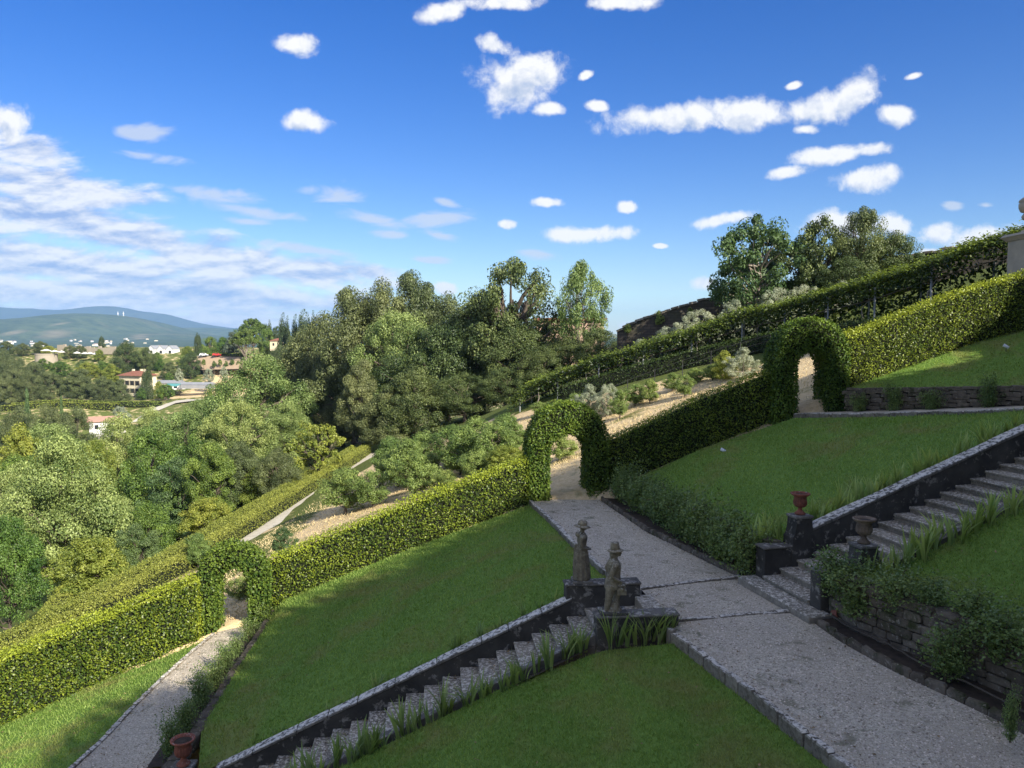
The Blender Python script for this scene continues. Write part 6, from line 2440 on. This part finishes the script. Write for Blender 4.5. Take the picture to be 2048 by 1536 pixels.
# tall evergreens up the slope behind the viewpoint: they throw the garden into shade
EDGE = [at(60, 1600, z=-9.5), at(115, 1536, z=-9.5), at(174, 1469, z=-9.7), at(290, 1400, z=-9.55), at(400, 1385, z=-9.45), at(464, 1349, z=-9.2), at(544, 1290, z=-9.0), at(593, 1226, z=-8.95), at(698, 1192, z=-8.4), at(800, 1150, z=-7.9),
        at(900, 1094, z=-7.4), at(1000, 1050, z=-6.75), at(1062, 1016, z=-6.4), at(1140, 985, Y=29.5), at(1143, 900, Y=29.5), at(1150, 806, Y=29.5), at(1215, 846, Y=30), at(1350, 800, Y=30), at(1480, 755, Y=30), at(1545, 730, Y=30), at(1560, 655, Y=29.6),
        at(1615, 638, Y=29.6), at(1672, 660, Y=29.6), at(1690, 785, Y=30), at(1770, 760, Y=29.6), at(1909, 723, Y=28.8), at(2048, 696, Y=28), at(2010, 650, Y=30.6), at(2048, 560, Y=30.8), at(2150, 480, Y=31), at(2400, 300, Y=33)]


ROW_A, ROW_D = Vector((8.0, -4.0)), Vector((20.0, 28.0)) / math.hypot(20, 28)
ROW_N = Vector((ROW_D.y, -ROW_D.x))


def shade_line(off):
    """along the tree row: height a tree needs so that its shadow ends on the edge seen on the lawns"""
    q = []
    o = ROW_A + ROW_N * off
    for e in EDGE:
        # e + t*sun = o + a*ROW_D in plan
        m = Matrix(((sdir.x, -ROW_D.x), (sdir.y, -ROW_D.y)))
        t, a = m.inverted() @ Vector((o.x - e.x, o.y - e.y))
        q.append((a, e.z + t * sdir.z))
    xs, zs = [q[0][0]], [q[0][1]]
    for a, b in q[1:]:
        xs.append(max(a, xs[-1] + .02))
        zs.append(b)
    return xs, zs


tr, cr = PR_['shade'][0]
for off, step, ph in ((0, 1.15, 0), (3.2, 1.15, .6)):
    xs_, zs_ = shade_line(off)
    x = xs_[0] + .3 + ph
    while x < xs_[-1] + 6:
        w = 3.0
        zt = min(np.interp(x, xs_, zs_), np.interp(x - .6, xs_, zs_) + .4, np.interp(x + .6, xs_, zs_) + .4) + sr.uniform(-.3, .25) + .45
        q = ROW_A + ROW_N * off + ROW_D * x
        zg = gz(q.x, q.y) - .5
        root = empty('evergreen_tree', (q.x, q.y, zg), sr.uniform(0, 6.28), 'tall evergreen in the row up the slope right of the viewpoint', 'tree', 'evergreens right of the viewpoint')
        root.scale = (w, w, max(2.5, zt - zg))
        obj('trunk', tr, root)
        obj('crown', cr, root)
        x += step


# ------------------------------------------------------------------ far buildings
def villa():
    Y = 345.0
    c = at(277, 795, Y=Y)
    root = empty('villa', (c.x, c.y, c.z - 3), R(-22), 'cream villa with a red tiled hipped roof on the far hillside', 'villa')
    k = Y / F
    W, D_, H = 56 * k, 40 * k, 13.0
    m = MB()
    m.box((0, 0, H / 2), (W, D_, H))
    m.build('wall', MAT['plaster'], root)
    m = MB()
    o = 1.0
    m.V = [(-W / 2 - o, -D_ / 2 - o, H), (W / 2 + o, -D_ / 2 - o, H), (W / 2 + o, D_ / 2 + o, H), (-W / 2 - o, D_ / 2 + o, H), (-W * .2, 0, H + 2.0), (W * .2, 0, H + 2.0)]
    m.F = [(0, 1, 5, 4), (1, 2, 5), (2, 3, 4, 5), (3, 0, 4), (3, 2, 1, 0)]
    rf = m.build('roof', MAT['rooftile'], root)
    for q in ((-W * .25, .5), (W * .25, .8), (W * .05, 1.5)):
        m = MB()
        m.box((q[0], q[1], H + 1.9), (.9, .9, 1.6))
        m.build('chimney', MAT['plaster'], rf)
    for zc in (9.8, 6.4, 3.0):
        for wx in (-.36, -.12, .12, .36):
            m = MB()
            m.box((wx * W, -D_ / 2 - .04, zc), (1.3, .12, 1.9))
            w_ = m.build('window', MAT['glass'], root)
            for sg in (-1, 1):
                m = MB()
                m.box((wx * W + sg * .95, -D_ / 2 - .06, zc), (.55, .12, 2.0))
                m.build('shutter', MAT['shutter'], w_)
        for wy in (-.25, .25):
            m = MB()
            m.box((-W / 2 - .04, wy * D_, zc), (.12, 1.3, 1.9))
            m.build('window', MAT['glass'], root)
    # lower wing and orangery on the right
    c2 = at(333, 772, Y=352)
    r2 = empty('pavilion', (c2.x, c2.y, c2.z - 1.5), R(-6), 'long low grey roofed pavilion right of the far villa', 'building')
    m = MB()
    m.box((0, 0, 1.5), (15, 6, 3))
    m.build('wall', MAT['whitewall'], r2)
    m = MB()
    m.V = [(-7.8, -3.4, 3), (7.8, -3.4, 3), (7.8, 3.4, 3), (-7.8, 3.4, 3), (-7.8, 0, 4.2), (7.8, 0, 4.2)]
    m.F = [(0, 1, 5, 4), (2, 3, 4, 5), (1, 2, 5), (3, 0, 4), (3, 2, 1, 0)]
    m.build('roof', MAT['greyroof'], r2)
    for i in range(6):
        m = MB()
        m.box((-6 + i * 2.4, -3.04, 1.6), (1.5, .1, 1.7))
        m.build('window', MAT['glass'], r2)
    c3 = at(395, 774, Y=345)
    r3 = empty('greenhouse', (c3.x, c3.y, c3.z - .6), R(-4), 'long pale grey greenhouse on the far terraces', 'greenhouse')
    m = MB()
    m.box((0, 0, .9), (15, 5, 1.8))
    m.build('wall', MAT['greyroof'], r3)
    m = MB()
    m.V = [(-7.6, -2.7, 1.8), (7.6, -2.7, 1.8), (7.6, 2.7, 1.8), (-7.6, 2.7, 1.8), (-7.6, 0, 2.8), (7.6, 0, 2.8)]
    m.F = [(0, 1, 5, 4), (2, 3, 4, 5), (1, 2, 5), (3, 0, 4), (3, 2, 1, 0)]
    m.build('roof', MAT['greyroof'], r3)
    c4 = at(345, 778, Y=338)
    r4 = empty('market_awning', (c4.x, c4.y, c4.z - .5), 0, 'teal awning in front of the grey pavilion', 'awning')
    m = MB()
    m.V = [(-3, -2, 2.0), (3, -2, 2.0), (3, 2, 2.8), (-3, 2, 2.8), (-3, -2, 1.8), (3, -2, 1.8), (3, 2, 2.6), (-3, 2, 2.6)]
    m.F = [(0, 1, 2, 3), (7, 6, 5, 4), (0, 4, 5, 1), (1, 5, 6, 2), (2, 6, 7, 3), (3, 7, 4, 0)]
    m.build('canopy', MAT['teal'], r4)
    for sx_ in (-2.8, 2.8):
        for sy_ in (-1.8, 1.8):
            m = MB()
            m.tube([(sx_, sy_, -.5), (sx_, sy_, 2.1 + (sy_ > 0) * .5)], .06, 5)
            m.build('post', MAT['darkmetal'], r4)
    # small pink roofed house nearer
    c5 = at(208, 842, Y=205)
    r5 = empty('small_house', (c5.x, c5.y, c5.z - 3.2), R(28), 'small house with a faded pink tiled roof among the trees', 'house')
    m = MB()
    m.box((0, 0, 1.6), (7.0, 4.6, 3.2))
    m.build('wall', MAT['whitewall'], r5)
    m = MB()
    m.V = [(-4, -2.8, 3.2), (4, -2.8, 3.2), (4, 2.8, 3.2), (-4, 2.8, 3.2), (-4, 0, 4.5), (4, 0, 4.5)]
    m.F = [(0, 1, 5, 4), (2, 3, 4, 5), (1, 2, 5), (3, 0, 4), (3, 2, 1, 0)]
    m.build('roof', plain('faded_tile', (.46, .27, .20), (.36, .22, .17), 2, .9, .2), r5)
    for wx in (-1.8, 1.2):
        m = MB()
        m.box((wx, -2.33, 1.9), (.9, .1, 1.1))
        m.build('window', MAT['glass'], r5)
    # pale house on the hill by the cypresses
    c6 = at(556, 683, Y=385)
    r6 = empty('hill_house', (c6.x, c6.y, c6.z - 4.6), R(-15), 'pale yellow house half hidden between the hilltop trees', 'house')
    m = MB()
    m.box((0, 0, 2.5), (6, 5, 5))
    m.build('wall', MAT['plaster'], r6)
    m = MB()
    m.V = [(-3.5, -3, 5), (3.5, -3, 5), (3.5, 3, 5), (-3.5, 3, 5), (0, 0, 6.3)]
    m.F = [(0, 1, 4), (1, 2, 4), (2, 3, 4), (3, 0, 4), (3, 2, 1, 0)]
    m.build('roof', MAT['rooftile'], r6)
    m = MB()
    m.box((-1, -2.53, 3.2), (.9, .1, 1.3))
    m.build('window', MAT['glass'], r6)


villa()


def terrace():
    Y = 425.0
    # round bastion
    c = at(93, 719, Y=Y)
    root = empty('bastion', (c.x, c.y, c.z - 1.6), 0, 'round stone bastion under the white parasols', 'bastion')
    m = MB()
    prof = []
    m.lathe([(5.8, -3), (5.5, 4.2), (5.7, 4.25), (5.7, 4.8), (5.2, 4.8)], 28)
    m.build('wall', MAT['sandstone'], root)
    # ruined wall behind the terrace
    a, b = at(116, 702, Y=452), at(225, 700, Y=440)
    c = (a + b) / 2
    r1 = empty('ruined_wall', tuple(c), math.atan2(b.y - a.y, b.x - a.x), 'long broken sandstone wall behind the parasols', 'wall')
    L_ = (b - a).length
    r = random.Random(3)
    x = -L_ / 2
    while x < L_ / 2:
        w = r.uniform(1.6, 3.2)
        h = r.uniform(2.2, 3.6) + (1.2 if x < -L_ * .35 else 0)
        m = MB()
        m.box((x + w / 2, 0, h / 2 - 1.5), (w * .99, 1.0, h + 1))
        m.build('wall_section', MAT['sandstone'], r1, loc=(0, r.uniform(-.1, .1), 0))
        x += w
    labs = ['largest white parasol on the round bastion', 'white parasol second from the left on the terrace', 'white parasol at the right rim of the bastion', 'white parasol below the clipped dark trees', 'white parasol right of the clipped trees', 'white parasol second from the right',
            'rightmost white parasol on the terrace']
    for lab, (px, py, w, Yp) in zip(labs, [(92, 698, 20, 424), (109, 700, 15, 423), (123, 701, 12, 424), (154, 703, 14, 424), (170, 704, 15, 424), (180, 704, 14, 426), (190, 705, 10, 425)]):
        t = at(px, py, Y=Yp)
        zr = gz(t.x, t.y)
        ro = empty('parasol', (t.x, t.y, t.z - 3.0), 0, lab, 'parasol')
        wr = w * Yp / F / 2
        m = MB()
        m.V = [(wr * math.cos(R(q)), wr * math.sin(R(q)), 2.2) for q in range(0, 360, 45)] + [(0, 0, 3.0)] + [(wr * math.cos(R(q)), wr * math.sin(R(q)), 2.0) for q in range(0, 360, 45)]
        m.F = [(i, (i + 1) % 8, 8) for i in range(8)] + [(9 + i, 9 + (i + 1) % 8, (i + 1) % 8, i) for i in range(8)]
        m.build('canopy', MAT['canvas'], ro)
        m = MB()
        m.tube([(0, 0, -.6), (0, 0, 2.8)], .06, 6)
        m.build('pole', MAT['darkmetal'], ro)
    for lab, px in (('left one of the three white gabled houses', 309), ('middle one of the three white gabled houses', 328), ('right one of the three white gabled houses', 346)):
        t = at(px, 703, Y=440)
        ro = empty('gabled_house', (t.x, t.y, t.z - 1.5), R(-14), lab, 'house')
        m = MB()
        m.V = [(-2.1, -3, 0), (2.1, -3, 0), (2.1, 3, 0), (-2.1, 3, 0), (-2.1, -3, 2.9), (2.1, -3, 2.9), (2.1, 3, 2.9), (-2.1, 3, 2.9), (0, -3, 4.8), (0, 3, 4.8)]
        m.F = [(3, 2, 1, 0), (0, 1, 5, 8, 4), (1, 2, 6, 5), (2, 3, 7, 9, 6), (3, 0, 4, 7)]
        m.build('wall', MAT['whitewall'], ro)
        m = MB()
        m.V = [(-2.3, -3.2, 2.75), (0, -3.2, 4.85), (0, 3.2, 4.85), (-2.3, 3.2, 2.75), (2.3, -3.2, 2.75), (2.3, 3.2, 2.75), (-2.3, -3.2, 2.9), (0, -3.2, 5.0), (0, 3.2, 5.0), (-2.3, 3.2, 2.9), (2.3, -3.2, 2.9), (2.3, 3.2, 2.9)]
        m.F = [(6, 7, 8, 9), (7, 10, 11, 8), (0, 3, 2, 1), (1, 2, 5, 4), (0, 1, 7, 6), (1, 4, 10, 7), (9, 8, 2, 3), (8, 11, 5, 2), (0, 6, 9, 3), (4, 5, 11, 10)]
        m.build('roof', MAT['greyroof'], ro)
        m = MB()
        m.box((.3, -3.04, 1.3), (1.5, .1, 1.5))
        m.build('window', MAT['glass'], ro)
    # road, retaining wall and the two cars
    a, b = at(385, 712, Y=400), at(505, 712, Y=388)
    S = np.stack([pl([tuple(a), tuple(b)], 8), pl([(a.x, a.y + 7, a.z + .1), (b.x, b.y + 7, b.z + .1)], 8)], 1)
    tag(obj('far_road', grid_mesh('far_road', S, MAT['greyroof'])), 'grey road with parked cars below the stone pines', None, None, 'structure')
    S = np.stack([pl([(a.x, a.y - 9, a.z - 7.0), (b.x, b.y - 9, b.z - 6.0)], 12), pl([(a.x, a.y - .3, a.z - .1), (b.x, b.y - .3, b.z - .1)], 12)], 1)
    tag(obj('tan_bank', grid_mesh('tan_bank', S, plain('tan_soil', (.44, .33, .22), (.36, .27, .18), .7, .95, .3))), 'tan earth bank below the far road', None, None, 'structure')
    clipped_hedge('far_hedge', 'low green hedge along the edge of the far road', [tuple(a + Vector((6, -.6, 0))), tuple(b + Vector((-2, -.6, 0)))], 1.3, 1.2, .5, 9, MAT['hedge'], 90, .1)
    for lab, px, mt in (('white parked car on the far road', 405, MAT['carwhite']), ('red parked car on the far road', 431, MAT['red'])):
        t = at(px, 712.5, Y=399 - (px - 355) * .1)
        ro = empty('parked_car', (t.x, t.y + 2, t.z + .15), R(4), lab, 'car')
        m = MB()
        m.V = [(-2.1, -.85, .25), (2.1, -.85, .25), (2.1, .85, .25), (-2.1, .85, .25), (-2.1, -.85, .75), (2.1, -.85, .7), (2.1, .85, .7), (-2.1, .85, .75), (-1.7, -.75, 1.35), (.6, -.75, 1.4), (.6, .75, 1.4), (-1.7, .75, 1.35), (1.2, -.82, .82), (1.2, .82, .82)]
        m.F = [(3, 2, 1, 0), (0, 1, 5, 12, 4), (1, 2, 6, 5), (2, 3, 7, 13, 6), (3, 0, 4, 7), (4, 12, 9, 8), (13, 7, 11, 10), (4, 8, 11, 7), (8, 9, 10, 11), (9, 12, 13, 10), (12, 5, 6, 13)]
        m.build('body', mt, ro)
        for wx in (-1.3, 1.3):
            for wy in (-.86, .86):
                m = MB()
                m.tube([(wx, wy - .1, .32), (wx, wy + .1, .32)], .32, 12)
                m.build('wheel', MAT['darkmetal'], ro)
        m = MB()
        m.V = [(-1.5, -.80, .85), (1.0, -.84, .85), (.5, -.79, 1.28), (-1.4, -.79, 1.28)]
        m.F = [(0, 1, 2, 3)]
        m.build('window', MAT['glass'], ro)
    # rose garden hedges
    for i, (p0, p1, Yh, lab) in enumerate([(-10, 235, 298, 'long clipped hedge at the near edge of the far rose garden'), (20, 130, 306, 'short clipped hedge row inside the far rose garden'), (140, 320, 304, 'clipped hedge below the far villa')]):
        clipped_hedge('garden_hedge', lab, gl([(p0, Yh), ((p0 + p1) / 2, Yh), (p1, Yh)]), 2.4 if i == 0 else 1.8, 2.2, .5, 9, MAT['yellow'], 95 + i, .2)
    # winding pale track below the villa
    S = np.stack([pl(gl([(170, 262), (240, 268), (300, 290), (350, 308), (410, 318)], .5), 30), pl(gl([(170, 267), (240, 274), (300, 297), (350, 316), (410, 328)], .5), 30)], 1)
    tag(obj('far_track', grid_mesh('far_track', S, SAND)), 'pale winding track below the far villa', None, None, 'structure')


terrace()


def town():
    r = random.Random(44)
    base = []
    for v in range(3):
        m = MB()
        m.box((0, 0, .5), (1, 1, 1))
        w_ = m.mesh('wall', [MAT['whitewall'], MAT['plaster'], MAT['plaster']][v])
        m = MB()
        m.V = [(-.55, -.55, 1), (.55, -.55, 1), (.55, .55, 1), (-.55, .55, 1), (-.55 + .3 * v, 0, 1.25), (.55 - .3 * v, 0, 1.25)]
        m.F = [(0, 1, 5, 4), (1, 2, 5), (2, 3, 4, 5), (3, 0, 4), (3, 2, 1, 0)]
        base.append((w_, m.mesh('roof', [MAT['pinkwall'], MAT['greyroof'], MAT['pinkwall']][v])))
    for i in range(46):
        px = r.choice([r.uniform(130, 250), r.uniform(95, 330), r.uniform(130, 330), r.uniform(0, 100)])
        Y = r.uniform(3700, 5300)
        x = (px - 1024) / F * Y
        w = r.choice([10, 13, 16, 40 if r.random() < .2 else 20])
        root = empty('far_house', (x, Y, -66 + (Y - 2600) / 2800 * 54 - 2), r.uniform(-.6, .6), 'tiny white house of the far town at the foot of the hill', 'house', 'houses of the far town')
        h = r.uniform(6, 12)
        root.scale = (w, w * .7, h)
        a, b = base[i % 3]
        obj('wall', a, root)
        obj('roof', b, root)
    for lab, px in (('left white mast on the wooded hilltop', 236), ('right white mast on the wooded hilltop', 247)):
        p = at(px, 630, Y=6600)
        m = MB()
        m.tube([(0, 0, -10), (0, 0, 30)], [3.5, 2], 8)
        m.box((0, 0, 12), (9, 6, 6))
        tag(m.build('radio_mast', MAT['whitewall'], loc=tuple(p)), lab, 'mast')


town()


# ------------------------------------------------------------------ fallen leaves on paths, landing and steps
def litter():
    g = np.random.default_rng(333)
    P = []
    for A, B, n, y0, y1 in ((PL, PR, 520, 8, 29), (LL, LR, 240, 13, 25)):
        y = g.uniform(y0, y1, n)
        t = np.where(g.random(n) < .6, np.clip(np.abs(g.normal(0, .10, n)), 0, 1), g.random(n))
        t = np.where(g.random(n) < .5, t, 1 - t)
        a, b = np.array(A), np.array(B)
        xa, xb = np.interp(y, a[:, 1], a[:, 0]), np.interp(y, b[:, 1], b[:, 0])
        z = np.interp(y, a[:, 1], a[:, 2]) + .03
        P.append(np.stack([xa * (1 - t) + xb * t, y, z], 1))
    q = []
    for k in range(240):
        s_ = g.integers(0, LN)
        q.append(tuple(lowp(s_ * LT - g.uniform(.0, .1) - .2, g.beta(.5, .5) * 1.25 + .02, LO.z - s_ * LRZ + .012)))
        s_ = g.integers(0, 16)
        q.append(tuple(upp(s_ * UT + .3, g.beta(.5, .5) * 1.6 + .05, UO.z + s_ * URZ + .012)))
    P.append(np.array(q))
    for c_ in LAWNS:
        f = c_.reshape(-1, 3)
        f = f[(f[:, 1] > 8) & (np.abs(f[:, 0]) < f[:, 1] * .7)]
        if len(f) > 20:
            k_ = g.integers(0, len(f), 110)
            P.append(f[k_] + g.normal(0, .08, (110, 3)) * [1, 1, 0] + [0, 0, .07])
    P = np.concatenate(P)
    n = len(P)
    V, Fq, T = leaf_quads(P, np.stack([g.normal(0, .25, n), g.normal(0, .25, n), np.ones(n)], 1), g.uniform(.03, .07, n), g.random(n), g, .6)
    m, nt, out = new_mat('dead_leaf')
    a = nd(nt, 'ShaderNodeAttribute', attribute_name='tint').outputs['Fac']
    finish(nt, out, mixc(nt, a, (.10, .06, .03), (.36, .25, .12)), .8)
    tag(obj('fallen_leaves', mesh_np('fallen_leaves', V, [Fq], m, T)), 'brown fallen leaves scattered on the gravel and the steps', None, None, 'stuff')


litter()
